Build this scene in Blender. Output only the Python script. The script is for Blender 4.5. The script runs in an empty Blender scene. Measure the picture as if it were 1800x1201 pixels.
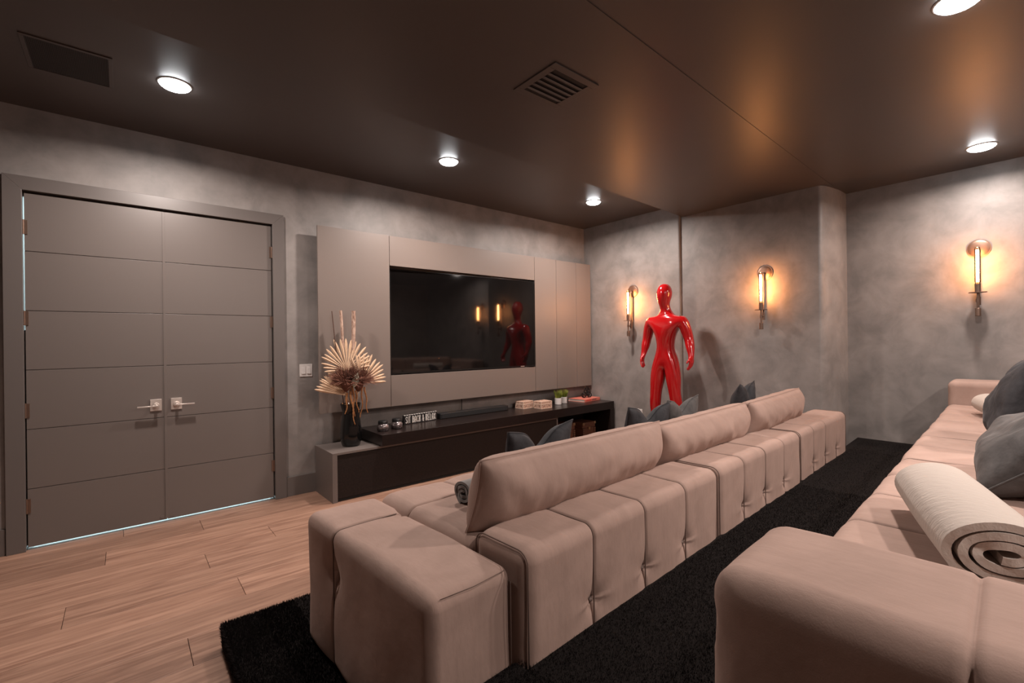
import bpy, math, random
import numpy as np
from mathutils import Matrix, Vector, noise

random.seed(7)
SC = bpy.context.scene
COL = SC.collection
R = math.radians

# ------------------------------------------------------------------ camera
F_PX, W_PX, YAW, ROLL, CAM_H = 815.0, 1800.0, R(50.0), 0.0125, 1.38
_fw = Vector((math.cos(YAW), math.sin(YAW), 0)); _rt = Vector((math.sin(YAW), -math.cos(YAW), 0)); _up = Vector((0, 0, 1))
_cx = _rt * math.cos(ROLL) - _up * math.sin(ROLL)
_cy = _rt * math.sin(ROLL) + _up * math.cos(ROLL)
_cz = -_fw
cam_data = bpy.data.cameras.new('camera')
cam_data.sensor_fit = 'HORIZONTAL'; cam_data.sensor_width = 36.0
cam_data.lens = F_PX / W_PX * 36.0
cam_data.clip_start = 0.02; cam_data.clip_end = 60
cam = bpy.data.objects.new('camera', cam_data); COL.objects.link(cam)
cam.matrix_world = Matrix(((_cx.x, _cy.x, _cz.x, 0), (_cx.y, _cy.y, _cz.y, 0), (_cx.z, _cy.z, _cz.z, CAM_H), (0, 0, 0, 1)))
SC.camera = cam

# ------------------------------------------------------------------ world, exposure
world = bpy.data.worlds.new('world'); SC.world = world
world.use_nodes = True
world.node_tree.nodes['Background'].inputs[0].default_value = (0, 0, 0, 1)
world.node_tree.nodes['Background'].inputs[1].default_value = 0.0
SC.view_settings.view_transform = 'Standard'
SC.view_settings.look = 'None'
SC.view_settings.exposure = 0.17
SC.view_settings.gamma = 1.0
SC.view_settings.use_curve_mapping = False

DOWN_W = 42.0            # watts of each ceiling downlight
DOWN_COL = (1.0, 0.86, 0.78)
DOME_E = 40.0             # emission of the frosted downlight lens
DOME_COL = (0.96, 0.98, 1.0)
BULB_E = 180.0            # emission of the sconce tube filament
BULB_COL = (1.0, 0.40, 0.13)
HALL_W = 60.0            # lamp in the hallway behind the door

# ------------------------------------------------------------------ materials
MATS = {}
def mat(name, col, rough=0.5, metal=0.0, spec=0.5, var=None, bump=None, sheen=0.0, coat=0.0, emit=None, rnd=None, bump2=None):
    """var=(scale, colour2, detail, distortion, (sx,sy,sz)); bump=(scale, strength, distance, (sx,sy,sz))"""
    if name in MATS: return MATS[name]
    m = bpy.data.materials.new(name); m.use_nodes = True
    nt = m.node_tree; N = nt.nodes; L = nt.links
    b = N['Principled BSDF']
    b.inputs['Base Color'].default_value = (*col, 1)
    b.inputs['Roughness'].default_value = rough
    b.inputs['Metallic'].default_value = metal
    b.inputs['Specular IOR Level'].default_value = spec
    if sheen:
        b.inputs['Sheen Weight'].default_value = sheen
        b.inputs['Sheen Roughness'].default_value = 0.35
        b.inputs['Sheen Tint'].default_value = (*[min(1, c * 1.6 + 0.1) for c in col], 1)
    if coat:
        b.inputs['Coat Weight'].default_value = coat; b.inputs['Coat Roughness'].default_value = 0.06
    if emit:
        b.inputs['Emission Color'].default_value = (*emit[0], 1); b.inputs['Emission Strength'].default_value = emit[1]
    tc = None
    def coords(stretch):
        nonlocal tc
        if tc is None: tc = N.new('ShaderNodeTexCoord')
        mp = N.new('ShaderNodeMapping'); mp.inputs['Scale'].default_value = stretch
        L.new(tc.outputs['Object'], mp.inputs['Vector'])
        return mp.outputs['Vector']
    colout = None
    if var:
        sc, c2, det, dis, st = var
        nz = N.new('ShaderNodeTexNoise'); nz.inputs['Scale'].default_value = sc; nz.inputs['Detail'].default_value = det
        nz.inputs['Distortion'].default_value = dis; nz.inputs['Roughness'].default_value = 0.6
        L.new(coords(st), nz.inputs['Vector'])
        rp = N.new('ShaderNodeMapRange'); rp.inputs['From Min'].default_value = 0.34; rp.inputs['From Max'].default_value = 0.66
        L.new(nz.outputs['Fac'], rp.inputs['Value'])
        mx = N.new('ShaderNodeMix'); mx.data_type = 'RGBA'
        mx.inputs['A'].default_value = (*col, 1); mx.inputs['B'].default_value = (*c2, 1)
        L.new(rp.outputs['Result'], mx.inputs['Factor'])
        colout = mx.outputs['Result']
    if rnd:
        oi = N.new('ShaderNodeObjectInfo')
        mr = N.new('ShaderNodeMapRange'); mr.inputs['To Min'].default_value = 1 - rnd; mr.inputs['To Max'].default_value = 1 + rnd * 0.6
        L.new(oi.outputs['Random'], mr.inputs['Value'])
        hs = N.new('ShaderNodeHueSaturation')
        L.new(mr.outputs['Result'], hs.inputs['Value'])
        if colout is not None: L.new(colout, hs.inputs['Color'])
        else: hs.inputs['Color'].default_value = (*col, 1)
        colout = hs.outputs['Color']
    if colout is not None: L.new(colout, b.inputs['Base Color'])
    prev = None
    for bb in (bump, bump2):
        if not bb: continue
        sc, stg, dist, st = bb
        nz = N.new('ShaderNodeTexNoise'); nz.inputs['Scale'].default_value = sc; nz.inputs['Detail'].default_value = 4
        L.new(coords(st), nz.inputs['Vector'])
        bp = N.new('ShaderNodeBump'); bp.inputs['Strength'].default_value = stg; bp.inputs['Distance'].default_value = dist
        L.new(nz.outputs['Fac'], bp.inputs['Height'])
        if prev is not None: L.new(prev, bp.inputs['Normal'])
        prev = bp.outputs['Normal']
    if prev is not None: L.new(prev, b.inputs['Normal'])
    MATS[name] = m
    return m

I3 = (1, 1, 1)
M_PLASTER = mat('trowelled_plaster', (0.185, 0.168, 0.160), 0.50, var=(3.8, (0.285, 0.256, 0.242), 12, 0.35, I3), bump=(6, 0.10, 0.02, I3))
M_CEIL = mat('satin_dark_ceiling', (0.066, 0.056, 0.053), 0.40, var=(1.2, (0.074, 0.061, 0.056), 4, 0.3, I3), bump=(160, 0.05, 0.002, I3))
M_TRIM = mat('grey_paint', (0.125, 0.108, 0.101), 0.38, spec=0.6)
M_DOOR = mat('door_paint', (0.142, 0.120, 0.110), 0.36, spec=0.7)
M_DARK = mat('shadow_black', (0.010, 0.009, 0.009), 0.7)
M_PANEL = mat('taupe_laminate', (0.180, 0.143, 0.125), 0.44, var=(160, (0.186, 0.152, 0.135), 2, 0, I3))
M_CABGREY = mat('grey_laminate', (0.135, 0.112, 0.103), 0.45, var=(90, (0.152, 0.126, 0.115), 3, 0, (1, 4, 4)))
M_ESP = mat('espresso_wood', (0.009, 0.0062, 0.0056), 0.28, spec=0.32, var=(14, (0.018, 0.011, 0.010), 5, 0.4, (1, 12, 12)))
M_ESPM = mat('espresso_matt', (0.010, 0.006, 0.005), 0.6, spec=0.25, var=(60, (0.017, 0.010, 0.008), 3, 0, I3))
M_SOFA = mat('taupe_microsuede', (0.310, 0.215, 0.180), 0.85, spec=0.2, sheen=0.18, var=(3.4, (0.375, 0.262, 0.221), 7, 0.8, I3), bump=(15, 0.22, 0.014, (1.5, 0.6, 0.6)), bump2=(420, 0.12, 0.002, I3))
M_SEAM = mat('taupe_seam_thread', (0.150, 0.103, 0.086), 0.8, spec=0.2)
M_BUTTON = mat('taupe_button', (0.20, 0.145, 0.125), 0.8)
M_VELVET = mat('charcoal_velvet', (0.020, 0.020, 0.023), 0.75, spec=0.25, sheen=0.45, var=(9, (0.042, 0.042, 0.047), 4, 1.2, I3), bump=(14, 0.3, 0.02, I3))
M_VELVET2 = mat('slate_velvet', (0.055, 0.052, 0.052), 0.75, spec=0.25, sheen=0.5, var=(8, (0.095, 0.089, 0.088), 4, 1.2, I3), bump=(14, 0.3, 0.02, I3))
M_BLANKET = mat('cream_fleece', (0.46, 0.405, 0.365), 0.95, spec=0.1, sheen=0.3, bump=(30, 0.35, 0.01, (3, 1, 1)), bump2=(300, 0.2, 0.003, I3))
M_BLANKETG = mat('grey_fleece', (0.20, 0.19, 0.185), 0.95, spec=0.1, sheen=0.5, bump=(120, 0.3, 0.006, I3))
M_CARPET = mat('black_carpet', (0.010, 0.008, 0.008), 0.95, spec=0.1, var=(240, (0.022, 0.018, 0.017), 3, 0, I3), bump=(330, 0.9, 0.012, I3), bump2=(18, 0.25, 0.02, I3))
M_PILE = mat('carpet_pile', (0.014, 0.011, 0.011), 0.9, spec=0.1)
M_OAK = mat('oak_plank', (0.205, 0.106, 0.071), 0.44, var=(2.6, (0.425, 0.255, 0.180), 12, 1.3, (0.5, 7, 7)), bump=(40, 0.10, 0.004, (0.4, 9, 9)), rnd=0.18)
M_CHROME = mat('brushed_nickel', (0.72, 0.64, 0.59), 0.32, 0.65)
M_BRONZE = mat('aged_bronze', (0.23, 0.155, 0.12), 0.42, 0.9)
M_STEEL = mat('steel_pole', (0.55, 0.52, 0.50), 0.3, 1.0)
M_WHITEP = mat('white_plastic', (0.70, 0.66, 0.64), 0.35)
M_BLACKP = mat('black_plastic', (0.012, 0.012, 0.013), 0.35)
M_SCREEN = mat('tv_glass', (0.0035, 0.003, 0.003), 0.045, spec=0.55)
M_BEZEL = mat('tv_bezel', (0.008, 0.008, 0.008), 0.18)
M_LENS = mat('frosted_lens', (0.9, 0.9, 0.9), 0.5, emit=(DOME_COL, DOME_E))
M_RING = mat('downlight_ring', (0.55, 0.54, 0.53), 0.45)
M_FIL = mat('glowing_filament', (1, 0.6, 0.3), 0.5, emit=(BULB_COL, BULB_E))
M_BLACKGL = mat('black_glazed_ceramic', (0.006, 0.006, 0.006), 0.12)
M_PALM = mat('dried_palm', (0.560, 0.370, 0.235), 0.7, var=(20, (0.66, 0.46, 0.31), 4, 0, (1, 1, 1)), rnd=0.12)
M_BROWNFL = mat('brown_bloom', (0.120, 0.040, 0.022), 0.8, rnd=0.2)
M_CATKIN = mat('ochre_catkin', (0.42, 0.185, 0.070), 0.8, bump=(160, 0.6, 0.01, I3))
M_LEAF = mat('pale_sage_leaf', (0.42, 0.40, 0.31), 0.6)
M_BIRCH = mat('birch_bark', (0.62, 0.44, 0.35), 0.7, var=(26, (0.24, 0.13, 0.09), 5, 0.6, (2.2, 2.2, 0.9)))
M_TWIG = mat('dark_twig', (0.09, 0.045, 0.032), 0.7)
M_MERC = mat('mercury_glass', (0.46, 0.40, 0.40), 0.22, 0.75, var=(46, (0.12, 0.10, 0.10), 6, 0.5, I3))
M_WHITEINK = mat('white_lettering', (0.80, 0.76, 0.72), 0.5)
M_CREAM = mat('bone_cream', (0.74, 0.55, 0.44), 0.45)
M_RED = mat('red_lacquer', (0.42, 0.006, 0.008), 0.16, coat=0.7)
M_GOLD = mat('satin_gold', (0.72, 0.36, 0.10), 0.28, 1.0)
M_BOOKRED = mat('coral_cover', (0.66, 0.20, 0.15), 0.45)
M_PAGES = mat('paper_pages', (0.52, 0.45, 0.40), 0.8)
M_INKRED = mat('red_ink', (0.52, 0.03, 0.02), 0.5)
M_INKDARK = mat('dark_ink', (0.10, 0.05, 0.05), 0.5)
M_GRASS = mat('grass_blade', (0.095, 0.130, 0.018), 0.6, var=(30, (0.26, 0.27, 0.03), 2, 0, (1, 1, 1)))
M_POT = mat('white_ceramic', (0.66, 0.62, 0.60), 0.4)
M_LEATHER = mat('brown_leather', (0.065, 0.022, 0.012), 0.4, var=(40, (0.10, 0.036, 0.018), 4, 0.5, I3))
M_BRASS = mat('worn_brass', (0.45, 0.30, 0.18), 0.35, 1.0)
M_HALL = mat('hall_white', (0.8, 0.82, 0.82), 0.8)

def inlay_mat():
    m = bpy.data.materials.new('bone_inlay'); m.use_nodes = True
    nt = m.node_tree; N = nt.nodes; L = nt.links; b = N['Principled BSDF']; b.inputs['Roughness'].default_value = 0.45
    tc = N.new('ShaderNodeTexCoord')
    vo = N.new('ShaderNodeTexVoronoi'); vo.inputs['Scale'].default_value = 75; vo.feature = 'DISTANCE_TO_EDGE'
    L.new(tc.outputs['Object'], vo.inputs['Vector'])
    mr = N.new('ShaderNodeMapRange'); mr.inputs['From Min'].default_value = 0.05; mr.inputs['From Max'].default_value = 0.16
    L.new(vo.outputs['Distance'], mr.inputs['Value'])
    mx = N.new('ShaderNodeMix'); mx.data_type = 'RGBA'
    mx.inputs['A'].default_value = (0.30, 0.16, 0.11, 1); mx.inputs['B'].default_value = (0.66, 0.46, 0.36, 1)
    L.new(mr.outputs['Result'], mx.inputs['Factor']); L.new(mx.outputs['Result'], b.inputs['Base Color'])
    return m
M_INLAY = inlay_mat()

def glass_mat():
    m = bpy.data.materials.new('clear_amber_glass'); m.use_nodes = True
    N = m.node_tree.nodes; L = m.node_tree.links
    N.remove(N['Principled BSDF'])
    out = N['Material Output']
    tr = N.new('ShaderNodeBsdfTransparent'); tr.inputs['Color'].default_value = (1, 0.95, 0.88, 1)
    gs = N.new('ShaderNodeBsdfGlossy'); gs.inputs['Roughness'].default_value = 0.03
    lw = N.new('ShaderNodeFresnel'); lw.inputs['IOR'].default_value = 1.35
    mx = N.new('ShaderNodeMixShader')
    L.new(lw.outputs['Fac'], mx.inputs['Fac']); L.new(tr.outputs['BSDF'], mx.inputs[1]); L.new(gs.outputs['BSDF'], mx.inputs[2])
    L.new(mx.outputs['Shader'], out.inputs['Surface'])
    return m
M_GLASS = glass_mat()

# ------------------------------------------------------------------ mesh helpers
class MB:
    def __init__(s): s.v = []; s.f = []
    def add(s, vs, fs):
        o = len(s.v); s.v += [tuple(p) for p in vs]; s.f += [tuple(i + o for i in f) for f in fs]; return s
    def box(s, x0, x1, y0, y1, z0, z1):
        return s.add([(x0, y0, z0), (x1, y0, z0), (x1, y1, z0), (x0, y1, z0), (x0, y0, z1), (x1, y0, z1), (x1, y1, z1), (x0, y1, z1)],
                     [(0, 3, 2, 1), (4, 5, 6, 7), (0, 1, 5, 4), (1, 2, 6, 5), (2, 3, 7, 6), (3, 0, 4, 7)])
    def prism(s, poly, z0, z1):
        n = len(poly)
        vs = [(x, y, z0) for x, y in poly] + [(x, y, z1) for x, y in poly]
        fs = [tuple(range(n - 1, -1, -1)), tuple(range(n, 2 * n))] + [(i, (i + 1) % n, n + (i + 1) % n, n + i) for i in range(n)]
        return s.add(vs, fs)
    def tube(s, pts, r, n=10, caps=True):
        pts = [Vector(p) for p in pts]; k = len(pts)
        rs = r if isinstance(r, (list, tuple)) else [r] * k
        vs = []; fs = []
        ref = None
        for i, p in enumerate(pts):
            d = (pts[min(i + 1, k - 1)] - pts[max(i - 1, 0)]).normalized()
            if ref is None:
                ref = Vector((0, 0, 1)) if abs(d.z) < 0.9 else Vector((1, 0, 0))
            a = (ref - d * ref.dot(d)).normalized(); ref = a; b = d.cross(a)
            for j in range(n):
                t = 2 * math.pi * j / n
                vs.append(p + (a * math.cos(t) + b * math.sin(t)) * rs[i])
        for i in range(k - 1):
            for j in range(n):
                fs.append((i * n + j, i * n + (j + 1) % n, (i + 1) * n + (j + 1) % n, (i + 1) * n + j))
        if caps:
            fs.append(tuple(range(n - 1, -1, -1))); fs.append(tuple((k - 1) * n + j for j in range(n)))
        return s.add(vs, fs)
    def cyl(s, p0, p1, r0, r1=None, n=20):
        return s.tube([p0, p1], [r0, r0 if r1 is None else r1], n)
    def lathe(s, prof, c=(0, 0, 0), n=28, wob=None):
        vs = []; fs = []; k = len(prof)
        for i, (r, z) in enumerate(prof):
            for j in range(n):
                t = 2 * math.pi * j / n
                rr = r * (1 + (wob(t, z) if wob else 0))
                vs.append((c[0] + rr * math.cos(t), c[1] + rr * math.sin(t), c[2] + z))
        for i in range(k - 1):
            for j in range(n):
                fs.append((i * n + j, i * n + (j + 1) % n, (i + 1) * n + (j + 1) % n, (i + 1) * n + j))
        fs.append(tuple(range(n - 1, -1, -1))); fs.append(tuple((k - 1) * n + j for j in range(n)))
        return s.add(vs, fs)
    def mesh(s, name, m, smooth=None):
        me = bpy.data.meshes.new(name); me.from_pydata(s.v, [], s.f); me.validate()
        if m: me.materials.append(m)
        if smooth is not None:
            me.shade_smooth()
            if smooth > 0: me.set_sharp_from_angle(angle=R(smooth))
        me.update()
        return me
    def build(s, name, m, parent=None, smooth=None, bevel=None, local=False):
        return place(name, s.mesh(name, m, smooth), parent, bevel, local)

def place(name, me, parent=None, bevel=None, local=False):
    o = bpy.data.objects.new(name, me); COL.objects.link(o)
    if bevel:
        b = o.modifiers.new('bevel', 'BEVEL'); b.width = bevel; b.segments = 2; b.limit_method = 'ANGLE'
    if parent:
        o.parent = parent
        if not local: o.matrix_parent_inverse = world_of(parent).inverted()
    return o

def world_of(o):
    m = o.matrix_basis.copy()
    if o.parent: m = world_of(o.parent) @ o.matrix_parent_inverse @ m
    return m

def tag(o, label=None, cat=None, group=None, kind=None):
    if label: o['label'] = label
    if cat: o['category'] = cat
    if group: o['group'] = group
    if kind: o['kind'] = kind
    return o

def thing(name, label, cat, loc=(0, 0, 0), rz=0.0, group=None, kind=None):
    o = bpy.data.objects.new(name, None); COL.objects.link(o)
    o.empty_display_size = 0.05
    o.location = loc; o.rotation_euler = (0, 0, rz)
    return tag(o, label, cat, group, kind)

def copy_tree(o, parent=None):
    c = o.copy(); COL.objects.link(c)
    if parent: c.parent = parent
    for ch in list(o.children): copy_tree(ch, c)
    return c

def bx(name, x0, x1, y0, y1, z0, z1, m, parent=None, bevel=None, local=False):
    return MB().box(x0, x1, y0, y1, z0, z1).build(name, m, parent, None, bevel, local)

# ------------------------------------------------------------------ room shell
WY = 4.54                 # television wall
XL, XM, XR = 5.215, 5.25, 5.80   # the three steps of the far wall
YB, XB = -2.2, -2.2       # walls behind the camera
HL, HM, HR = 3.02, 2.875, 2.878 # ceiling heights
DX0, DX1, DZ = -0.512, 1.024, 2.448   # double door opening

# floor of planks
floor = tag(bx('floor', XB, XR + 0.2, YB, WY + 1.6, -0.12, -0.012, M_DARK), 'warm oak plank floor running along the media wall', 'floor', kind='structure')
PW = 0.247
plank_cache = {}
row_joint = {0: 0.507, 1: -0.245, 3: 0.83, 2: 1.9, -1: -0.62, -2: 0.22, 4: -0.1, 5: 0.45}
for k in range(-21, 7):
    y0 = 2.916 + k * PW; y1 = y0 + PW
    if y1 < YB + 0.05: continue
    y1 = min(y1, WY + 0.02)
    if y1 - y0 < 0.03: continue
    xmax = 0.75 if y1 < 2.42 else XL
    j0 = row_joint.get(k, random.uniform(-0.8, 0.8))
    x = j0
    cuts = []
    while x > XB: cuts.append(x); x -= random.choice((1.5, 1.83, 2.1))
    x = j0 + random.choice((1.5, 1.83, 2.1))
    while x < xmax: cuts.append(x); x += random.choice((1.5, 1.83, 2.1))
    cuts = sorted(set([XB] + [c for c in cuts if XB + 0.2 < c < xmax - 0.2] + [xmax]))
    for a, b in zip(cuts, cuts[1:]):
        L_ = b - a - 0.0022; w_ = y1 - y0 - 0.0018
        o = bx('plank', -L_ / 2, L_ / 2, -w_ / 2, w_ / 2, -0.014, 0.0, M_OAK, None, 0.0012)
        o.location = ((a + b) / 2, (y0 + y1) / 2, 0.0)
        o.parent = floor

# television wall with the doorway left open
wl = MB()
wl.box(XB, DX0 - 0.03, WY, WY + 0.14, 0, 3.1)
wl.box(DX1 + 0.03, XL + 0.2, WY, WY + 0.14, 0, 3.1)
wl.box(DX0 - 0.03, DX1 + 0.03, WY, WY + 0.14, DZ + 0.03, 3.1)
tag(wl.build('wall_left', M_PLASTER), 'grey trowelled plaster wall behind the television and double door', 'wall', kind='structure')

# far wall with its steps and the rounded corner
rc = 0.10
poly = [(XL, WY), (XL, 3.03)]
for i in range(0, 7):
    t = math.pi / 2 * i / 6; poly.append((XL + 0.018 * (1 - math.cos(t)), 3.03 - 0.018 * math.sin(t)))
poly += [(XM, 3.012), (XM, 1.455 + rc)]
for i in range(1, 17):
    t = math.pi / 2 * i / 16; poly.append((XM + (XR - XM - 0.05) * (1 - math.cos(t)), 1.455 + rc - rc * math.sin(t)))
poly += [(XR, 1.455), (XR, YB), (XR + 0.25, YB), (XR + 0.25, WY)]
tag(MB().prism(poly[::-1], 0, 3.1).build('wall_back', M_PLASTER, smooth=40), 'mottled grey plaster wall with stepped corners carrying the sconces', 'wall', kind='structure')
tag(bx('wall_right', XB, XR + 0.2, YB - 0.14, YB, 0, 3.1, M_PLASTER), 'grey plaster wall behind the rear sofa', 'wall', kind='structure')
tag(bx('wall_front', XB - 0.14, XB, YB - 0.14, WY + 0.14, 0, 3.1, M_PLASTER), 'grey plaster wall on the entry side', 'wall', kind='structure')

# ceiling at three levels: high strip, dropped soffit, rear part
def e1(x): return 2.985 + 0.042 * (x - XM)
def e2(x): return 1.455 + 0.032 * (x - XM)
xa, xb = XB - 0.1, XR + 0.2
tag(MB().prism([(xa, e1(xa)), (xb, e1(xb)), (xb, WY + 0.1), (xa, WY + 0.1)], HL, HL + 0.12).build('ceiling', M_CEIL), 'dark satin ceiling over the media wall', 'ceiling', kind='structure')
tag(MB().prism([(xa, e2(xa)), (xb, e2(xb)), (xb, e1(xb)), (xa, e1(xa))], HM, HL + 0.12).build('ceiling_soffit', M_CEIL), 'dropped dark soffit with the slotted air vent', 'ceiling', kind='structure')
tag(MB().prism([(xa, YB - 0.1), (xb, YB - 0.1), (xb, e2(xb)), (xa, e2(xa))], HR, HL + 0.12).build('ceiling_rear', M_CEIL), 'dark satin ceiling above the rear sofa', 'ceiling', kind='structure')

# carpeted platform and riser (rotated slightly as in the room)
FA, FO = R(2.6), (0.65, 1.135)      # frame of the front sofa
def fr(s, t, o=FO, a=FA): return (o[0] + s * math.cos(a) - t * math.sin(a), o[1] + s * math.sin(a) + t * math.cos(a))
PLZ, RIZ = 0.105, 0.345
tag(MB().prism([(0.33, 0.4), (XM - 0.02, 0.4), (XM - 0.02, 2.50), (0.33, 2.487)], 0.0, PLZ).build('carpet_platform', M_CARPET, bevel=0.012),
    'low black carpeted platform under the front sofa', 'platform', kind='structure')
p0 = fr(-0.32, 0.006); p1 = fr(5.2, -0.047); pm = [fr(0.318, -0.047), fr(0.318, 0.006)]
tag(MB().prism([(0.33, YB), (XR, YB), (XR, 1.38), p1 if p1[0] < XR else (XR, 1.38), *pm, p0], 0.0, RIZ).build('carpet_riser', M_CARPET, bevel=0.012),
    'black carpeted riser carrying the rear sofa', 'platform', kind='structure')

# short pile tufts on the carpet edges nearest the camera
def tuft(pile, x, y, z, out, h):
    d = Vector((out[0] * h + random.uniform(-.5, .5) * h * .7, out[1] * h + random.uniform(-.5, .5) * h * .7, out[2] * h + random.uniform(-.3, .3) * h))
    w = Vector((random.uniform(-1, 1), random.uniform(-1, 1), 0)).normalized() * 0.0016
    p = Vector((x, y, z))
    pile.add([p - w, p + w, p + d], [(0, 1, 2)])
pa = MB()
for i in range(5200):
    tuft(pa, 0.33 + random.uniform(-.002, .01), random.uniform(1.6, 2.487), PLZ - abs(random.gauss(0, .03)), (-.6, 0, .5), 0.014)
for i in range(3600):
    tuft(pa, random.uniform(0.33, 0.95), 2.487 + random.uniform(-.01, .004), PLZ - abs(random.gauss(0, .025)), (0, .6, .5), 0.014)
for i in range(34000):
    tuft(pa, random.uniform(0.335, 0.95 if i % 4 == 0 else 0.64), random.uniform(2.13 if i % 4 == 0 else 1.5, 2.487), PLZ - 0.002, (0, 0, .8), 0.013)
pa.build('carpet_pile', M_PILE, bpy.data.objects['carpet_platform'])['kind'] = 'stuff'
pb = MB()
for i in range(90000):
    x, y = fr(random.uniform(0.1, 3.0 if i % 3 else 5.0), random.uniform(-0.80, -0.055))
    if x > XR - 0.02: continue
    tuft(pb, x, y, RIZ - 0.002, (0, 0, .8), 0.011)
for i in range(9000):
    x, y = fr(random.uniform(-0.3, 0.33), random.uniform(-0.45, -0.002)); tuft(pb, x, y, RIZ - 0.002, (0, 0, .8), 0.011)
pb.build('carpet_pile', M_PILE, bpy.data.objects['carpet_riser'])['kind'] = 'stuff'

# baseboards
def baseboard(name, label, pts):
    o = MB()
    for (x0, x1, y0, y1) in pts: o.box(x0, x1, y0, y1, 0, 0.175)
    tag(o.build(name, M_TRIM, bevel=0.002), label, 'baseboard', kind='structure')
baseboard('baseboard_left', 'grey baseboard between door casing and low cabinet', [(DX1 + 0.088, 5.2, WY - 0.016, WY), (XB, DX0 - 0.098, WY - 0.016, WY)])
baseboard('baseboard_back', 'grey baseboard below the far plaster wall', [(XL - 0.016, XL, 3.03, WY - 0.016), (XM - 0.016, XM, 2.51, 3.012)])

# ------------------------------------------------------------------ double door, casing, hallway beyond
def casing_piece(name, label, poly):
    vs = [(x, WY - 0.028, z) for x, z in poly] + [(x, WY + 0.02, z) for x, z in poly]
    n = len(poly)
    fs = [tuple(range(n)), tuple(range(2 * n - 1, n - 1, -1))] + [(i, n + i, n + (i + 1) % n, (i + 1) % n) for i in range(n)]
    tag(MB().add(vs, fs).build(name, M_TRIM, bevel=0.0015), label, 'trim', kind='structure')
CW = 0.094
casing_piece('trim_1', 'grey flat door casing on the hinge side nearest the entry', [(DX0 - CW, 0), (DX0 - 0.002, 0), (DX0 - 0.002, DZ), (DX0 - CW, DZ + CW)])
casing_piece('trim_2', 'grey flat door casing beside the light switch', [(DX1 + 0.002, 0), (DX1 + CW, 0), (DX1 + CW, DZ + CW), (DX1 + 0.002, DZ)])
casing_piece('trim_3', 'grey flat head casing above the double door', [(DX0 - 0.002, DZ), (DX1 + 0.002, DZ), (DX1 + CW, DZ + CW), (DX0 - CW, DZ + CW)])
jm = MB()
jm.box(DX0 - 0.03, DX0 - 0.004, WY + 0.0205, WY + 0.14, 0, DZ + 0.004)
jm.box(DX1 + 0.004, DX1 + 0.03, WY + 0.0205, WY + 0.14, 0, DZ + 0.004)
jm.box(DX0 - 0.03, DX1 + 0.03, WY + 0.0205, WY + 0.14, DZ + 0.004, DZ + 0.03)
jm.box(DX0 - 0.004, DX1 + 0.004, WY + 0.046, WY + 0.062, DZ - 0.03, DZ + 0.004)  # unseen stops added to block hallway light at the leaf edges
jm.box(DX1 - 0.03, DX1 + 0.004, WY + 0.046, WY + 0.062, 0.02, DZ - 0.03)
jm.box(DX0 - 0.004, DX0 + 0.03, WY + 0.046, WY + 0.062, 0.02, 1.50)  # stop cut short so hallway light leaks past the upper hinge side
tag(jm.build('trim_4', M_TRIM), 'grey door jamb lining with added light-blocking stops behind the double door', 'trim', kind='structure')

ZB = 0.017
grooves = [ZB, 0.414, 0.820, 1.226, 1.632, 2.038, 2.436]
def door(name, label, x0, x1, hx, sgn):
    d = thing(name, label, 'door', (hx, WY, 0), kind='structure')
    bx('door_core', x0, x1, WY + 0.012, WY + 0.045, ZB, 2.436, M_DOOR, d)
    for a, b in zip(grooves, grooves[1:]):
        bx('panel', x0, x1, WY + 0.002, WY + 0.0125, a + 0.0022, b - 0.0022, M_DOOR, d, 0.001)
    for hz in (0.30, 0.95, 1.58, 2.20):
        h = MB().cyl((hx, WY - 0.006, hz - 0.05), (hx, WY - 0.006, hz + 0.05), 0.0065, n=10)
        for q in (-0.018, 0.018): h.cyl((hx, WY - 0.006, hz + q - 0.0015), (hx, WY - 0.006, hz + q + 0.0015), 0.0075, n=10)
        h.box(min(hx, hx - sgn * 0.02), max(hx, hx - sgn * 0.02), WY - 0.004, WY + 0.003, hz - 0.048, hz + 0.048)
        h.build('hinge', M_BRONZE, d, 40)
    # lever set on the meeting side
    mx_ = (x1 - 0.062) if sgn < 0 else (x0 + 0.062)
    hz = 0.918
    pl = bx('handle_plate', mx_ - 0.036, mx_ + 0.036, WY - 0.008, WY + 0.002, hz - 0.042, hz + 0.048, M_CHROME, d, 0.002)
    lv = MB().cyl((mx_, WY - 0.008, hz), (mx_, WY - 0.018, hz), 0.022, 0.020).cyl((mx_, WY - 0.016, hz), (mx_, WY - 0.062, hz), 0.010)
    e = mx_ + sgn * 0.115
    lv.box(min(mx_ - sgn * 0.012, e), max(mx_ - sgn * 0.012, e), WY - 0.070, WY - 0.050, hz - 0.0045, hz + 0.0045)
    lv.build('lever', M_CHROME, pl, 40, 0.001)
    MB().cyl((mx_ + sgn * -0.03, WY + 0.003, 0.045), (mx_ + sgn * -0.03, WY - 0.002, 0.045), 0.012, n=14).build('floor_bolt_cap', M_DOOR, d, 40)
    return d
MID = 0.256
door('door_1', 'left leaf of the grey grooved double door', DX0 + 0.005, MID - 0.0025, DX0 + 0.0005, -1)
door('door_2', 'right leaf of the grey grooved double door beside the light switch', MID + 0.0025, DX1 - 0.005, DX1 - 0.0005, 1)
bx('astragal', MID - 0.013, MID + 0.004, WY - 0.004, WY + 0.002, ZB + 0.01, 2.43, M_DOOR, bpy.data.objects['door_2'], 0.001)
tag(bx('threshold', DX0, DX1, WY + 0.02, WY + 0.14, -0.012, 0.001, M_HALL), 'pale threshold glimpsed in the gap under the double door', 'threshold', kind='structure')
hall = MB()
hall.box(DX0 - 0.5, DX1 + 0.5, WY + 0.14, WY + 1.5, -0.012, 0.0)
hall.box(DX0 - 0.5, DX1 + 0.5, WY + 1.5, WY + 1.55, 0, 2.9)
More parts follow.
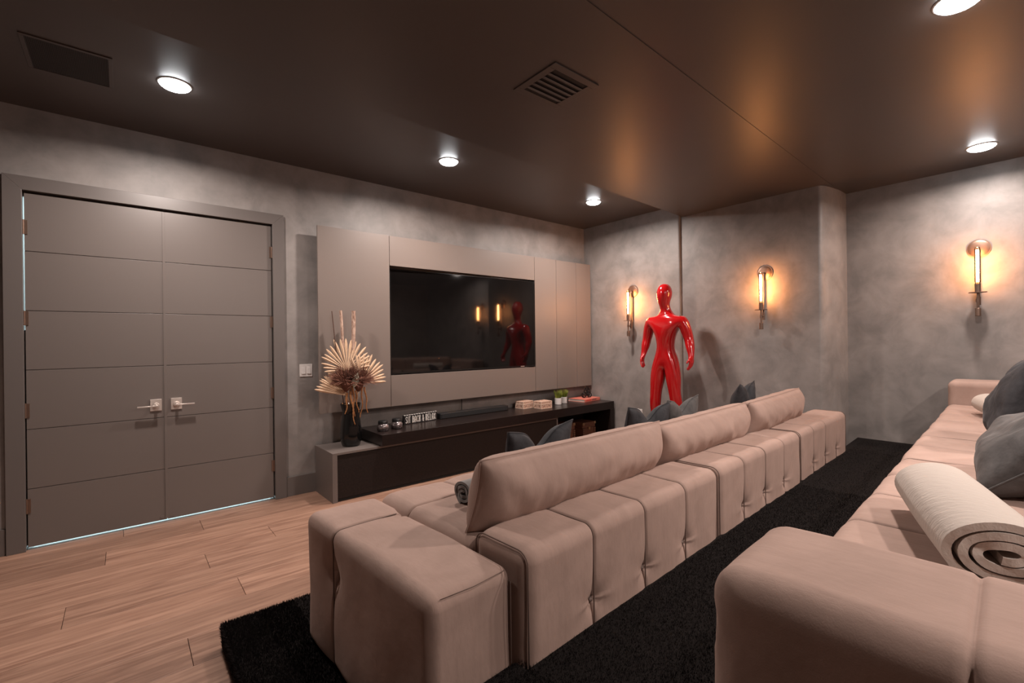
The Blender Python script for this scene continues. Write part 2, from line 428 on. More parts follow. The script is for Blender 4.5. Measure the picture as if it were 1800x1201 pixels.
hall.box(DX0 - 0.55, DX0 - 0.5, WY + 0.14, WY + 1.55, 0, 2.9)
hall.box(DX1 + 0.5, DX1 + 0.55, WY + 0.14, WY + 1.55, 0, 2.9)
hall.box(DX0 - 0.55, DX1 + 0.55, WY + 0.14, WY + 1.55, 2.9, 2.95)
tag(hall.build('hallway', M_HALL), 'bright white hallway behind the closed double door', 'hallway', kind='structure')
hl = bpy.data.lights.new('hallway_lamp', 'AREA'); hl.shape = 'RECTANGLE'; hl.size = 1.2; hl.size_y = 0.8; hl.energy = HALL_W; hl.color = (0.72, 0.95, 1.0)
ho = bpy.data.objects.new('hallway_lamp', hl); COL.objects.link(ho); ho.location = (0.25, WY + 0.85, 2.85)

# ------------------------------------------------------------------ ceiling fixtures
def downlight(x, y, z, label, gain=1.0):
    t = thing('downlight', label, 'downlight', (x, y, z), group='recessed ceiling downlights')
    rim = MB().lathe([(0.081, -0.002), (0.082, -0.006), (0.087, -0.006), (0.091, -0.003), (0.092, 0.004), (0.081, 0.004)], (x, y, z), 40)
    rim.build('trim_ring', M_RING, t, 40)
    pr = [(0.081, 0.002), (0.081, -0.008)] + [(0.081 * math.cos(a), -0.006 - 0.026 * math.sin(a)) for a in [R(q) for q in (15, 30, 45, 60, 75, 87)]]
    MB().lathe(pr, (x, y, z), 36).build('lens', M_LENS, t, 0)
    li = bpy.data.lights.new('downlight_lamp', 'AREA'); li.shape = 'DISK'; li.size = 0.13; li.energy = DOWN_W * gain; li.color = DOWN_COL; li.spread = R(168)
    lo = bpy.data.objects.new('downlight_lamp', li); COL.objects.link(lo); lo.location = (0, 0, -0.038); lo.parent = t
for x, y, z, gn, lab in [(0.265, 3.575, HL, 1.0, 'bright ceiling downlight above the double door'),
                     (2.275, 3.570, HL, 1.0, 'bright ceiling downlight above the television'),
                     (4.280, 3.570, HL, 1.0, 'bright ceiling downlight nearest the far plaster corner'),
                     (2.870, 0.290, HR, 1.0, 'bright ceiling downlight cut by the top edge of the photo'),
                     (5.220, 0.410, HR, 0.60, 'bright ceiling downlight above the rear sofa by the far wall'),
                     (1.250, -1.250, HR, 1.0, 'ceiling downlight behind the rear sofa near the entry'),
                     (3.600, -1.250, HR, 1.0, 'ceiling downlight behind the middle of the rear sofa')]:
    downlight(x, y, z, lab, gn)

# slotted air vent in the soffit
vx0, vx1, vy0, vy1 = 1.785, 2.145, 1.738, 2.085
v = thing('ceiling_vent', 'dark square ceiling vent with angled slats in the soffit', 'vent', ((vx0 + vx1) / 2, (vy0 + vy1) / 2, HM))
fm = MB()
b_ = 0.045
fm.box(vx0, vx1, vy0, vy0 + b_, HM - 0.007, HM); fm.box(vx0, vx1, vy1 - b_, vy1, HM - 0.007, HM)
fm.box(vx0, vx0 + b_, vy0 + b_, vy1 - b_, HM - 0.007, HM); fm.box(vx1 - b_, vx1, vy0 + b_, vy1 - b_, HM - 0.007, HM)
fm.build('frame', M_CEIL, v, bevel=0.002)
bx('duct_shade', vx0 + b_, vx1 - b_, vy0 + b_, vy1 - b_, HM - 0.0015, HM - 0.0005, M_DARK, v)  # flat black plate, painted shade standing in for the open duct
ns = 6; st_ = (vy1 - vy0 - 2 * b_) / ns
for i in range(ns + 1):
    yc = vy0 + b_ + i * st_
    if i in (0, ns): continue
    MB().add([(vx0 + b_, yc - 0.004, HM - 0.009), (vx1 - b_, yc - 0.004, HM - 0.009), (vx1 - b_, yc + 0.024, HM - 0.003), (vx0 + b_, yc + 0.024, HM - 0.003),
              (vx0 + b_, yc - 0.004, HM - 0.007), (vx1 - b_, yc - 0.004, HM - 0.007), (vx1 - b_, yc + 0.024, HM - 0.001), (vx0 + b_, yc + 0.024, HM - 0.001)],
             [(0, 1, 2, 3), (7, 6, 5, 4), (0, 4, 5, 1), (1, 5, 6, 2), (2, 6, 7, 3), (3, 7, 4, 0)]).build('slat', M_CEIL, v)

# flush ceiling speaker / return grille near the entry
sx0, sx1, sy0, sy1 = -0.405, -0.030, 3.470, 3.880
g = thing('ceiling_grille', 'dark rectangular ceiling grille beside the downlight over the door', 'grille', ((sx0 + sx1) / 2, (sy0 + sy1) / 2, HL))
fm = MB(); b_ = 0.02
fm.box(sx0, sx1, sy0, sy0 + b_, HL - 0.006, HL); fm.box(sx0, sx1, sy1 - b_, sy1, HL - 0.006, HL)
fm.box(sx0, sx0 + b_, sy0 + b_, sy1 - b_, HL - 0.006, HL); fm.box(sx1 - b_, sx1, sy0 + b_, sy1 - b_, HL - 0.006, HL)
fm.build('frame', M_CEIL, g, bevel=0.0015)
mesh_ = MB()
for i in range(44):
    xx = sx0 + b_ + (sx1 - sx0 - 2 * b_) * (i + 0.5) / 44
    mesh_.box(xx - 0.0022, xx + 0.0022, sy0 + b_, sy1 - b_, HL - 0.004, HL - 0.001)
gm = mesh_.build('grille_bars', mat('grille_black', (0.030, 0.025, 0.024), 0.6), g); gm['kind'] = 'stuff'
bx('backing', sx0 + b_, sx1 - b_, sy0 + b_, sy1 - b_, HL - 0.001, HL - 0.0002, M_DARK, g)

# ------------------------------------------------------------------ media panel, television, console
mp = thing('media_panel', 'large taupe panelled surround around the television', 'wall panel', (3.3, WY, 0.74))
PF, PB = 4.40, 4.42
PT, PBm = 2.472, 0.735
X1, X2, X3, X4, X5, X6 = 1.373, 2.081, 4.085, 4.481, 4.877, 5.185
TZ0, TZ1 = 1.052, 2.166
gp = 0.0022
def panel(x0, x1, z0, z1): bx('panel', x0 + gp, x1 - gp, PF, PB, z0 + (gp if z0 != PBm else 0), z1 - (gp if z1 != PT else 0), M_PANEL, mp, 0.001)
panel(X1, X2, PBm, PT); panel(X2, X3, TZ1, PT); panel(X2, X3, PBm, TZ0)
panel(X3, X4, PBm, PT); panel(X4, X5, PBm, PT); panel(X5, X6, PBm, PT)
bk = MB()
bk.box(X1 + 0.12, X6 - 0.02, PB, WY, PBm + 0.05, TZ0 - 0.03); bk.box(X1 + 0.12, X6 - 0.02, PB, WY, TZ1 + 0.03, PT - 0.06)
bk.box(X1 + 0.12, X2 - 0.01, PB, WY, TZ0 - 0.03, TZ1 + 0.03); bk.box(X3 + 0.01, X6 - 0.02, PB, WY, TZ0 - 0.03, TZ1 + 0.03)
bk.build('backing_frame', M_DARK, mp)

tv = thing('television', 'large black wall television reflecting the wall sconces', 'television', (4.066, 4.392, 1.058), R(-1.8))
tw_, th_, w_ = 1.962, 1.092, 0.010
bx('housing', -tw_ + 0.004, -0.004, 0.014, 0.060, 0.02, th_ - 0.02, M_BLACKP, tv, 0.002, True)
bz = MB()
bz.box(-tw_, 0, 0, 0.016, 0, 0.016); bz.box(-tw_, 0, 0, 0.016, th_ - w_, th_)
bz.box(-tw_, -tw_ + w_, 0, 0.016, 0.016, th_ - w_); bz.box(-w_, 0, 0, 0.016, 0.016, th_ - w_)
bz.build('bezel', M_BEZEL, tv, None, 0.001, True)
bx('screen', -tw_ + w_, -w_, 0.003, 0.014, 0.016, th_ - w_, M_SCREEN, tv, None, True)
bx('badge', -0.235, -0.175, -0.0012, 0.001, 0.004, 0.011, M_CHROME, tv, None, True)
bx('wall_bracket', -1.5, -0.5, 0.060, 0.095, 0.25, 0.85, M_BLACKP, tv, None, True)

# low grey cabinet
CF = 4.06
lc = thing('low_cabinet', 'low grey cabinet with dark front under the black console', 'cabinet', (2.7, 4.3, 0))
bx('side_panel', 1.372, 1.395, CF, WY - 0.018, 0, 0.410, M_CABGREY, lc, 0.001)
bx('top_panel', 1.372, 4.135, CF, WY - 0.018, 0.410, 0.430, M_CABGREY, lc, 0.001)
bx('side_panel', 4.118, 4.135, CF, WY - 0.018, 0, 0.410, M_CABGREY, lc, 0.001)
bx('front_panel', 1.415, 4.114, CF + 0.008, CF + 0.026, 0.03, 0.405, M_ESPM, lc, 0.001)
bx('stile', 1.395, 1.414, CF, CF + 0.02, 0, 0.410, M_CABGREY, lc)
bx('plinth', 1.395, 4.118, CF + 0.03, WY - 0.03, 0, 0.03, M_DARK, lc)
bx('back_panel', 1.395, 4.118, WY - 0.03, WY - 0.02, 0.03, 0.41, M_DARK, lc)

# black console slab on top with a leg at the far end
cn = thing('console_table', 'long espresso black console shelf under the television', 'console', (3.5, 4.27, 0))
bx('tabletop', 1.800, 5.180, 4.00, WY - 0.001, 0.4385, 0.540, M_ESP, cn, 0.0015)
bx('leg_panel', 5.100, 5.180, 4.00, WY - 0.02, 0, 0.438, M_ESP, cn, 0.0015)
bx('back_panel', 4.14, 5.098, WY - 0.05, WY - 0.02, 0, 0.438, M_DARK, cn)
bx('spacer', 1.86, 4.10, 4.08, WY - 0.03, 0.430, 0.4385, M_ESPM, cn)
CT = 0.540

# leather trunks in the open niche
def trunk(x, y, w, d, h, label):
    t = thing('leather_trunk', label, 'trunk', (x + w / 2, y + d / 2, 0), group='leather trunks in the console niche')
    bx('body', x, x + w, y, y + d, 0.0, h * 0.74, M_LEATHER, t, 0.006)
    ld = bx('lid', x - 0.003, x + w + 0.003, y - 0.003, y + d + 0.003, h * 0.745, h, M_LEATHER, t, 0.008)
    for cx_ in (x - 0.004, x + w - 0.028):
        st = bx('edge_strap', cx_, cx_ + 0.032, y - 0.007, y - 0.0005, 0.004, h * 0.735, mat('dark_leather', (0.05, 0.016, 0.009), 0.45), t, 0.001)
        s_ = MB()
        for q in range(9):
            for dx in (0.007, 0.025):
                zz = 0.02 + q * (h * 0.70 - 0.02) / 8
                s_.lathe([(0.0042, 0), (0.003, 0.002), (0.0005, 0.003)], (0, 0, 0), 8)
                base = len(s_.v) - 24
                s_.v[base:] = [(cx_ + dx + a, y - 0.007 - c, zz + b) for a, b, c in s_.v[base:]]
        s_.build('studs', M_BRASS, st)['kind'] = 'stuff'
        for cz_ in (h - 0.032,):
            MB().box(cx_ - 0.001, cx_ + 0.033, y - 0.0095, y - 0.003, cz_, h + 0.002).build('corner_cap', M_BRASS, ld, bevel=0.002)
    MB().box(x + w / 2 - 0.016, x + w / 2 + 0.016, y - 0.012, y - 0.003, h * 0.66, h * 0.80).build('latch', M_BRASS, t, bevel=0.003)
trunk(4.165, 4.06, 0.275, 0.30, 0.325, 'brown leather trunk with brass studs nearest the cabinet front')
trunk(4.640, 4.10, 0.250, 0.28, 0.290, 'brown leather trunk with brass studs nearest the console leg')

# ------------------------------------------------------------------ things on the console
def jar(x, y, label):
    t = thing('candle_jar', label, 'jar', (x, y, CT), group='candle jars beside the sign')
    MB().lathe([(0.045, 0), (0.054, 0.006), (0.057, 0.03), (0.055, 0.048), (0.046, 0.062), (0.040, 0.068)], (x, y, CT), 28).build('glass', M_MERC, t, 60)
    MB().lathe([(0.043, 0.066), (0.045, 0.068), (0.045, 0.090), (0.041, 0.095), (0.002, 0.096)], (x, y, CT), 28).build('lid', M_BLACKP, t, 40)
jar(1.905, 4.215, 'silver mercury glass candle jar with black lid nearest the vase')
jar(2.060, 4.240, 'silver mercury glass candle jar with black lid nearest the sign')

# SIT BACK & RELAX block
sg = thing('word_sign', 'black block sign reading SIT BACK & RELAX', 'sign', (2.40, 4.37, CT), R(6))
SW, SH, SD = 0.415, 0.094, 0.028
bx('block', -SW / 2, SW / 2, 0, SD, 0, SH, M_BLACKP, sg, 0.001, True)
dsh = MB()
for i in range(14):
    x = -SW / 2 + 0.012 + i * (SW - 0.024) / 13
    dsh.box(x - 0.0085, x + 0.0085, -0.0006, SD * 0.6, SH - 0.003, SH + 0.0006)
dsh.build('dashed_edge', M_WHITEINK, sg, local=True)
GL = {'S': [[(0.9, 0.88), (0.55, 1.0), (0.15, 0.85), (0.25, 0.62), (0.75, 0.42), (0.85, 0.15), (0.45, 0.0), (0.08, 0.12)]],
      'I': [[(0.5, 0), (0.5, 1)]], 'T': [[(0.5, 0), (0.5, 1)], [(0.0, 1), (1.0, 1)]],
      'B': [[(0.12, 0), (0.12, 1), (0.7, 0.98), (0.85, 0.8), (0.75, 0.62), (0.12, 0.55)], [(0.75, 0.6), (0.98, 0.35), (0.85, 0.06), (0.12, 0)]],
      'A': [[(0.08, 0), (0.08, 0.75), (0.3, 1.0), (0.7, 1.0), (0.92, 0.75), (0.92, 0)], [(0.08, 0.38), (0.92, 0.38)]],
      'C': [[(0.95, 0.85), (0.6, 1.0), (0.15, 0.85), (0.08, 0.5), (0.15, 0.15), (0.6, 0.0), (0.95, 0.15)]],
      'K': [[(0.12, 0), (0.12, 1)], [(0.92, 1), (0.85, 0.62), (0.15, 0.5)], [(0.5, 0.52), (0.88, 0.4), (0.95, 0)]],
      '&': [[(1.0, 0.5), (0.75, 0.1), (0.4, 0.0), (0.1, 0.15), (0.2, 0.45), (0.65, 0.65), (0.7, 0.88), (0.45, 1.0), (0.22, 0.88), (0.3, 0.6), (0.95, 0.0)]],
      'R': [[(0.12, 0), (0.12, 1), (0.75, 0.98), (0.92, 0.78), (0.75, 0.58), (0.12, 0.52)], [(0.5, 0.52), (0.95, 0)]],
      'E': [[(0.95, 1), (0.12, 1), (0.12, 0), (0.95, 0)], [(0.12, 0.45), (0.8, 0.45)]],
      'L': [[(0.12, 1), (0.12, 0), (0.95, 0)]], 'X': [[(0.05, 0), (0.95, 1)], [(0.05, 1), (0.95, 0)]]}
def stroke(let, p, q, w):
    d = Vector((q[0] - p[0], q[1] - p[1])); 
    if d.length < 1e-6: return
    d.normalize(); n = Vector((-d.y, d.x)) * w / 2; e = d * w * 0.35
    a = [(p[0] - e.x + n.x, p[1] - e.y + n.y), (p[0] - e.x - n.x, p[1] - e.y - n.y), (q[0] + e.x - n.x, q[1] + e.y - n.y), (q[0] + e.x + n.x, q[1] + e.y + n.y)]
    let.add([(x, -0.0012, z) for x, z in a] + [(x, 0.0005, z) for x, z in a], [(0, 1, 2, 3), (7, 6, 5, 4), (0, 4, 5, 1), (1, 5, 6, 2), (2, 6, 7, 3), (3, 7, 4, 0)])
text = 'SIT BACK & RELAX'; adv = {' ': 0.016, 'I': 0.013}
tw = sum(adv.get(c, 0.0268) for c in text); x = -tw / 2 + 0.004
for c in text:
    a = adv.get(c, 0.0268)
    if c != ' ':
        w = a - 0.0085; z0, hh = 0.013, 0.064; let = MB()
        for pl in GL[c]:
            for p, q in zip(pl, pl[1:]):
                vert = abs(p[0] - q[0]) < 0.06 and p[0] < 0.2 and abs(p[1] - q[1]) > 0.5
                stroke(let, (x + p[0] * w, z0 + p[1] * hh), (x + q[0] * w, z0 + q[1] * hh), 0.0075 if vert else 0.0052)
        let.build('letter', M_WHITEINK, sg, local=True)
    x += a

sb = thing('soundbar', 'slim black soundbar lying on the console below the television', 'soundbar', (3.12, 4.42, CT))
bx('body', 2.64, 3.60, 4.375, 4.465, CT, CT + 0.062, M_BLACKP, sb, 0.006)
bx('front_mesh', 2.66, 3.58, 4.3735, 4.376, CT + 0.008, CT + 0.054, mat('speaker_cloth', (0.010, 0.010, 0.011), 0.9), sb)
bx('top_label', 2.74, 2.85, 4.385, 4.395, CT + 0.0617, CT + 0.0628, M_BRASS, sb)
cb = MB().tube([(3.0, 4.47, 0.80), (3.0, 4.50, 0.735), (3.005, 4.50, 0.69), (2.995, 4.49, 0.63), (2.985, 4.475, 0.58), (2.98, 4.466, 0.565)], 0.0055, 8)
tag(cb.build('power_cable', M_BLACKP, smooth=0), 'black cable hanging from the media panel to the soundbar', 'cable')

def inlay_box(x, y, rz, label):
    t = thing('inlay_box', label, 'box', (x, y, CT), rz, group='bone inlay boxes')
    w, d, h = 0.182, 0.135, 0.088
    bx('body', 0, w, 0, d, 0.0, 0.055, M_INLAY, t, 0.001, True)
    bx('lid', -0.001, w + 0.001, -0.001, d + 0.001, 0.0562, h, M_INLAY, t, 0.001, True)
    f = MB(); e = 0.006
    for X in (-0.002, w - e + 0.002):
        for Y in (-0.002, d - e + 0.002): f.box(X, X + e, Y, Y + e, 0.0, h + 0.0008)
    for Z in (0.0, 0.048, 0.057, h - 0.005):
        f.box(-0.0018, w + 0.0018, -0.0018, 0.003, Z, Z + 0.0055); f.box(-0.0018, w + 0.0018, d - 0.003, d + 0.0018, Z, Z + 0.0055)
        f.box(-0.0018, 0.003, -0.0018, d + 0.0018, Z, Z + 0.0055); f.box(w - 0.003, w + 0.0018, -0.0018, d + 0.0018, Z, Z + 0.0055)
    f.build('bone_edging', M_CREAM, t, local=True)
    for X in (w * 0.25, w * 0.75): MB().cyl((X, -0.004, 0.03), (X, 0.001, 0.03), 0.005, n=10).build('dot', M_INKDARK, t, local=True)
    for Y in (d * 0.25, d * 0.75): MB().cyl((-0.004, Y, 0.03), (0.001, Y, 0.03), 0.005, n=10).build('dot', M_INKDARK, t, local=True)
inlay_box(3.80, 4.325, R(6), 'cream bone inlay box farther from the potted grass')
inlay_box(3.955, 4.165, R(0), 'cream bone inlay box next to the potted grass')

def grass_pot(x, y, seed, label):
    rd = random.Random(seed)
    t = thing('potted_grass', label, 'plant', (x, y, CT), group='little grass pots')
    MB().lathe([(0.040, 0), (0.044, 0.004), (0.045, 0.085), (0.043, 0.086), (0.040, 0.080), (0.002, 0.078)], (x, y, CT), 28).build('pot', M_POT, t, 40)
    g_ = MB()
    for i in range(170):
        a = rd.uniform(0, 2 * math.pi); r0 = 0.036 * math.sqrt(rd.random()); h = rd.uniform(0.07, 0.125)
        p = Vector((x + r0 * math.cos(a), y + r0 * math.sin(a), CT + 0.077))
        d = Vector((math.cos(a) * (r0 * 0.6 + rd.uniform(-.008, .014)), math.sin(a) * (r0 * 0.6 + rd.uniform(-.008, .014)), h))
        w = Vector((-math.sin(a + 1), math.cos(a + 1), 0)) * 0.0022
        g_.add([p - w, p + w, p + d * 0.6 + w, p + d * 0.6 - w, p + d * 1.0 + Vector((d.x * .3, d.y * .3, 0))], [(0, 1, 2, 3), (3, 2, 4)])
    g_.build('grass', M_GRASS, t)['kind'] = 'stuff'
grass_pot(4.405, 4.315, 1, 'little green grass in a white pot next to the inlay box')
grass_pot(4.545, 4.345, 2, 'little green grass in a white pot nearer the coral book')

bkk = thing('hardback_book', 'coral red hardback book lying flat on the console', 'book', (4.80, 4.20, CT), R(8))
bw, bd, bh = 0.39, 0.28, 0.036
bx('cover', 0, bw, 0, bd, 0, 0.004, M_BOOKRED, bkk, None, True)
bx('cover', 0, bw, 0, bd, bh - 0.004, bh, M_BOOKRED, bkk, None, True)
bx('spine', 0, bw, -0.003, 0.003, 0, bh, M_BOOKRED, bkk, 0.001, True)
bx('pages', 0.005, bw - 0.005, 0.003, bd - 0.005, 0.004, bh - 0.004, M_PAGES, bkk, None, True)
ti = MB()
for i in range(6): ti.box(0.035 + i * 0.022, 0.049 + i * 0.022, -0.0042, -0.0028, 0.009, bh - 0.009)
ti.build('spine_title', M_INKRED, bkk, local=True)
ti = MB()
for i in range(6): ti.box(0.18 + i * 0.020, 0.193 + i * 0.020, -0.0042, -0.0028, 0.010, bh - 0.010)
ti.build('spine_title', M_INKDARK, bkk, local=True)

kn = MB()
kc = Vector((4.985, 4.33, CT + bh))
def ring(c, r, ax, th):
    a = ax.orthogonal().normalized(); b = ax.cross(a)
    kn.tube([c + a * r * math.cos(t) + b * r * math.sin(t) for t in [2 * math.pi * i / 18 for i in range(19)]], th, 8, False)
for dx, dy, dz, r, ax in [(-.06, 0, .036, .030, (1, .2, .3)), (-.02, .01, .040, .034, (.2, 1, .2)), (.025, -.01, .038, .032, (1, -.6, .3)), (.07, .0, .036, .030, (.3, 1, -.2)), (.0, .0, .085, .030, (.8, .5, .2)), (.03, .015, .125, .026, (.1, 1, .4)), (.055, 0, .09, .028, (1, .2, -.5))]:
    ring(kc + Vector((dx, dy, dz)), r, Vector(ax).normalized(), 0.0065)
tag(kn.build('knot_sculpture', M_BLACKGL, smooth=0), 'small black linked ring sculpture on the coral book', 'sculpture')

# ------------------------------------------------------------------ vase with dried arrangement
VX, VY, VZ = 1.622, 4.285, 0.430
vs_ = MB().lathe([(0.070, 0.0), (0.078, 0.004), (0.094, 0.05), (0.096, 0.12), (0.086, 0.22), (0.074, 0.29), (0.074, 0.32), (0.092, 0.39), (0.088, 0.392), (0.068, 0.33), (0.066, 0.28), (0.080, 0.2), (0.080, 0.03), (0.002, 0.02)],
                 (VX, VY, VZ), 30, lambda t, z: 0.035 * math.cos(5 * t) * min(1, z / 0.05))
tag(vs_.build('vase', M_BLACKGL, smooth=60), 'glossy black fluted vase on the grey cabinet end', 'vase')

def blade_mesh(L_, w):
    m = MB()
    ys = [(0, 0.12), (0.35, 0.45), (0.65, 0.95), (0.82, 1.0), (0.94, 0.6), (1.0, 0.03)]
    vs = []; fs = []
    for t, k in ys:
        vs += [(-w * k, 0.0, L_ * t), (0, -w * 0.55 * k, L_ * t), (w * k, 0.0, L_ * t), (0, -w * 0.55 * k + 0.002, L_ * t)]
    for i in range(len(ys) - 1):
        a = i * 4; b = a + 4
        fs += [(a, a + 1, b + 1, b), (a + 1, a + 2, b + 2, b + 1), (a + 2, a + 3, b + 3, b + 2), (a + 3, a, b, b + 3)]
    m.add(vs, fs); return m.mesh('blade', M_PALM)
BLADE = blade_mesh(1.0, 0.05)
def palm_fan(c, a0, a1, n, rad, tilt, turn, label, seed):
    rd = random.Random(seed)
    t = thing('dried_palm_fan', label, 'dried leaf', c, group='dried palm fans in the black vase')
    base = Vector((VX, VY, VZ + 0.33)) - Vector(c)
    MB().tube([base, base * 0.5 + Vector((0, -0.01, 0)), (0, 0, 0)], [0.004, 0.004, 0.006], 8).build('stalk', M_PALM, t, 0, None, True)
    for i in range(n):
        f = i / (n - 1); ang = R(a0 + (a1 - a0) * f) + rd.uniform(-.03, .03)
        Lb = rad(f) * rd.uniform(0.95, 1.05)
        o = place('blade', BLADE, t, None, True)
        o.scale = (Lb * 0.9, Lb * 0.9, Lb)
        m = Matrix.Rotation(turn, 4, 'Z') @ Matrix.Rotation(tilt, 4, 'X') @ Matrix.Rotation(math.pi / 2 - ang, 4, 'Y') @ Matrix.Rotation(rd.uniform(-.25, .25), 4, 'Z')
        o.rotation_euler = m.to_euler()
palm_fan((1.575, 4.235, 1.135), 182, -2, 19, lambda f: 0.20 + 0.10 * math.sin(math.pi * f), R(-8), R(0), 'dried cream palm fan at the top of the arrangement', 1)
palm_fan((1.700, 4.225, 1.010), 108, -2, 13, lambda f: 0.255 + 0.03 * math.sin(math.pi * f), R(-5), R(6), 'dried cream palm fan at the side toward the television', 2)
palm_fan((1.560, 4.215, 0.905), 110, 164, 11, lambda f: 0.255 + 0.02 * f, R(-6), R(-6), 'dried cream palm fan drooping toward the door', 3)

def bloom(c, r, label, seed):
    rd = random.Random(seed); t = thing('brown_bloom', label, 'dried flower', c, group='brown dried blooms in the vase')
    MB().lathe([(0.012, -0.10), (0.04, -0.06), (0.055, 0.0), (0.05, 0.03), (0.02, 0.05)], (0, 0, 0), 16).build('core', M_BROWNFL, t, 0, None, True)
    m = MB()
    for i in range(300):
        a = rd.uniform(0, 2 * math.pi); e = rd.uniform(-0.25, 1.45)
        d = Vector((math.cos(a) * math.cos(e) * 0.75, math.sin(a) * math.cos(e) * 0.6, math.sin(e))).normalized()
        L_ = r * rd.uniform(0.7, 1.1); p = Vector((math.cos(a) * 0.03, math.sin(a) * 0.03, 0))
        w = d.orthogonal().normalized() * 0.0035; u = d.cross(w).normalized() * 0.002
        m.add([p - w, p + w, p + d * L_ * .6 + w * 1.1 + u, p + d * L_ * .6 - w * 1.1 + u, p + d * L_], [(0, 1, 2, 3), (3, 2, 4)])
    m.build('petals', M_BROWNFL, t, local=True)['kind'] = 'stuff'
bloom((1.540, 4.175, 1.045), 0.160, 'brown spiky dried bloom nearer the door', 5)
bloom((1.650, 4.165, 1.040), 0.160, 'brown spiky dried bloom nearer the television', 6)

def catkin(px, ztop, zbot, sway, y, label):
    pts = []; rs = []
    n = 26
    for i in range(n):
        f = i / (n - 1)
        pts.append((px + sway * f * f + 0.006 * math.sin(f * 9 + px * 50), y - 0.01 * math.sin(f * 3), ztop + (zbot - ztop) * f))
        rs.append((0.0085 + 0.0025 * math.sin(i * 2.4)) * (1 - 0.55 * f))
    tag(MB().tube(pts, rs, 8).build('hanging_catkin', M_CATKIN, smooth=0), label, 'dried flower', 'ochre catkins hanging over the vase rim')
cl = ['ochre hanging catkin nearest the door side of the vase', 'longest ochre hanging catkin over the middle of the vase', 'ochre hanging catkin just beside the pale leaf',
      'short ochre hanging catkin right of the vase centre', 'ochre hanging catkin at the television side of the vase', 'outermost ochre hanging catkin toward the television']
for (px, a, b, s), l in zip([(1.540, 0.935, 0.745, -0.012), (1.580, 0.945, 0.64, 0.035), (1.600, 0.995, 0.715, 0.008), (1.625, 0.95, 0.745, 0.022), (1.682, 0.985, 0.70, -0.015), (1.712, 0.975, 0.735, 0.022)], cl):
    catkin(px, a, b, s, 4.165, l)
lf = MB()
prof = [(0, 0.004), (0.02, 0.02), (0.05, 0.034), (0.08, 0.030), (0.11, 0.016), (0.135, 0.002)]
vs = []; fs = []
for h, w in prof: vs += [(-w, 0, h), (0, -0.010, h), (w, 0, h), (0, -0.008, h)]
for i in range(len(prof) - 1):
    a = i * 4; b = a + 4; fs += [(a, a + 1, b + 1, b), (a + 1, a + 2, b + 2, b + 1), (a + 2, a + 3, b + 3, b + 2), (a + 3, a, b, b + 3)]
l_ = lf.add(vs, fs).build('sage_leaf', M_LEAF)
l_.location = (1.590, 4.120, 0.985); l_.rotation_euler = (R(4), R(14), 0)
tag(l_, 'pale sage green leaf in the middle of the dried arrangement', 'leaf')
def stick(name, top, r, m, label, cat, wig):
    pts = []; a = Vector((VX + (top[0] - VX) * 0.15, VY, VZ + 0.05)); b = Vector(top)
    for i in range(15):
        f = i / 14; p = a.lerp(b, f); p.x += wig * math.sin(f * 7 + r * 100); pts.append(p)
    tag(MB().tube(pts, [r * (1 + 0.06 * math.sin(i * 2.1)) for i in range(15)], 12).build(name, m, smooth=50), label, cat)
stick('birch_branch', (1.530, 4.27, 1.685), 0.0125, M_BIRCH, 'thin pale birch branch standing in the vase', 'branch', 0.004)
stick('birch_branch', (1.650, 4.27, 1.685), 0.0180, M_BIRCH, 'thick pale birch branch standing in the vase', 'branch', 0.006)
stick('twig', (1.442, 4.25, 1.675), 0.0042, M_TWIG, 'thin dark twig leaning left of the birch branches', 'twig', 0.006)

# ------------------------------------------------------------------ wall switch and outlet
sw = thing('light_switch', 'white two-gang rocker light switch beside the door casing', 'light switch', (1.302, WY, 1.136))
bx('plate', 1.245, 1.358, WY - 0.006, WY, 1.078, 1.194, M_WHITEP, sw, 0.002)
for x in (1.278, 1.326):
    MB().add([(x - 0.017, WY - 0.006, 1.103), (x + 0.017, WY - 0.006, 1.103), (x + 0.017, WY - 0.006, 1.169), (x - 0.017, WY - 0.006, 1.169),
              (x - 0.017, WY - 0.013, 1.105), (x + 0.017, WY - 0.013, 1.105), (x + 0.017, WY - 0.007, 1.168), (x - 0.017, WY - 0.007, 1.168)],
             [(4, 5, 6, 7), (0, 1, 5, 4), (1, 2, 6, 5), (2, 3, 7, 6), (3, 0, 4, 7)]).build('rocker', M_WHITEP, sw)
ou = thing('wall_outlet', 'white wall outlet with a black plug beside the red figure', 'outlet', (XL, 3.605, 0.41))
bx('plate', XL - 0.006, XL, 3.567, 3.643, 0.352, 0.470, M_WHITEP, ou, 0.002)
bx('socket', XL - 0.009, XL - 0.005, 3.588, 3.622, 0.418, 0.452, M_WHITEP, ou, 0.001)
pg = MB().cyl((XL - 0.006, 3.606, 0.385), (XL - 0.045, 3.606, 0.385), 0.022, 0.016)
tag(pg.build('plug', M_BLACKP, ou, 40), 'black round plug')

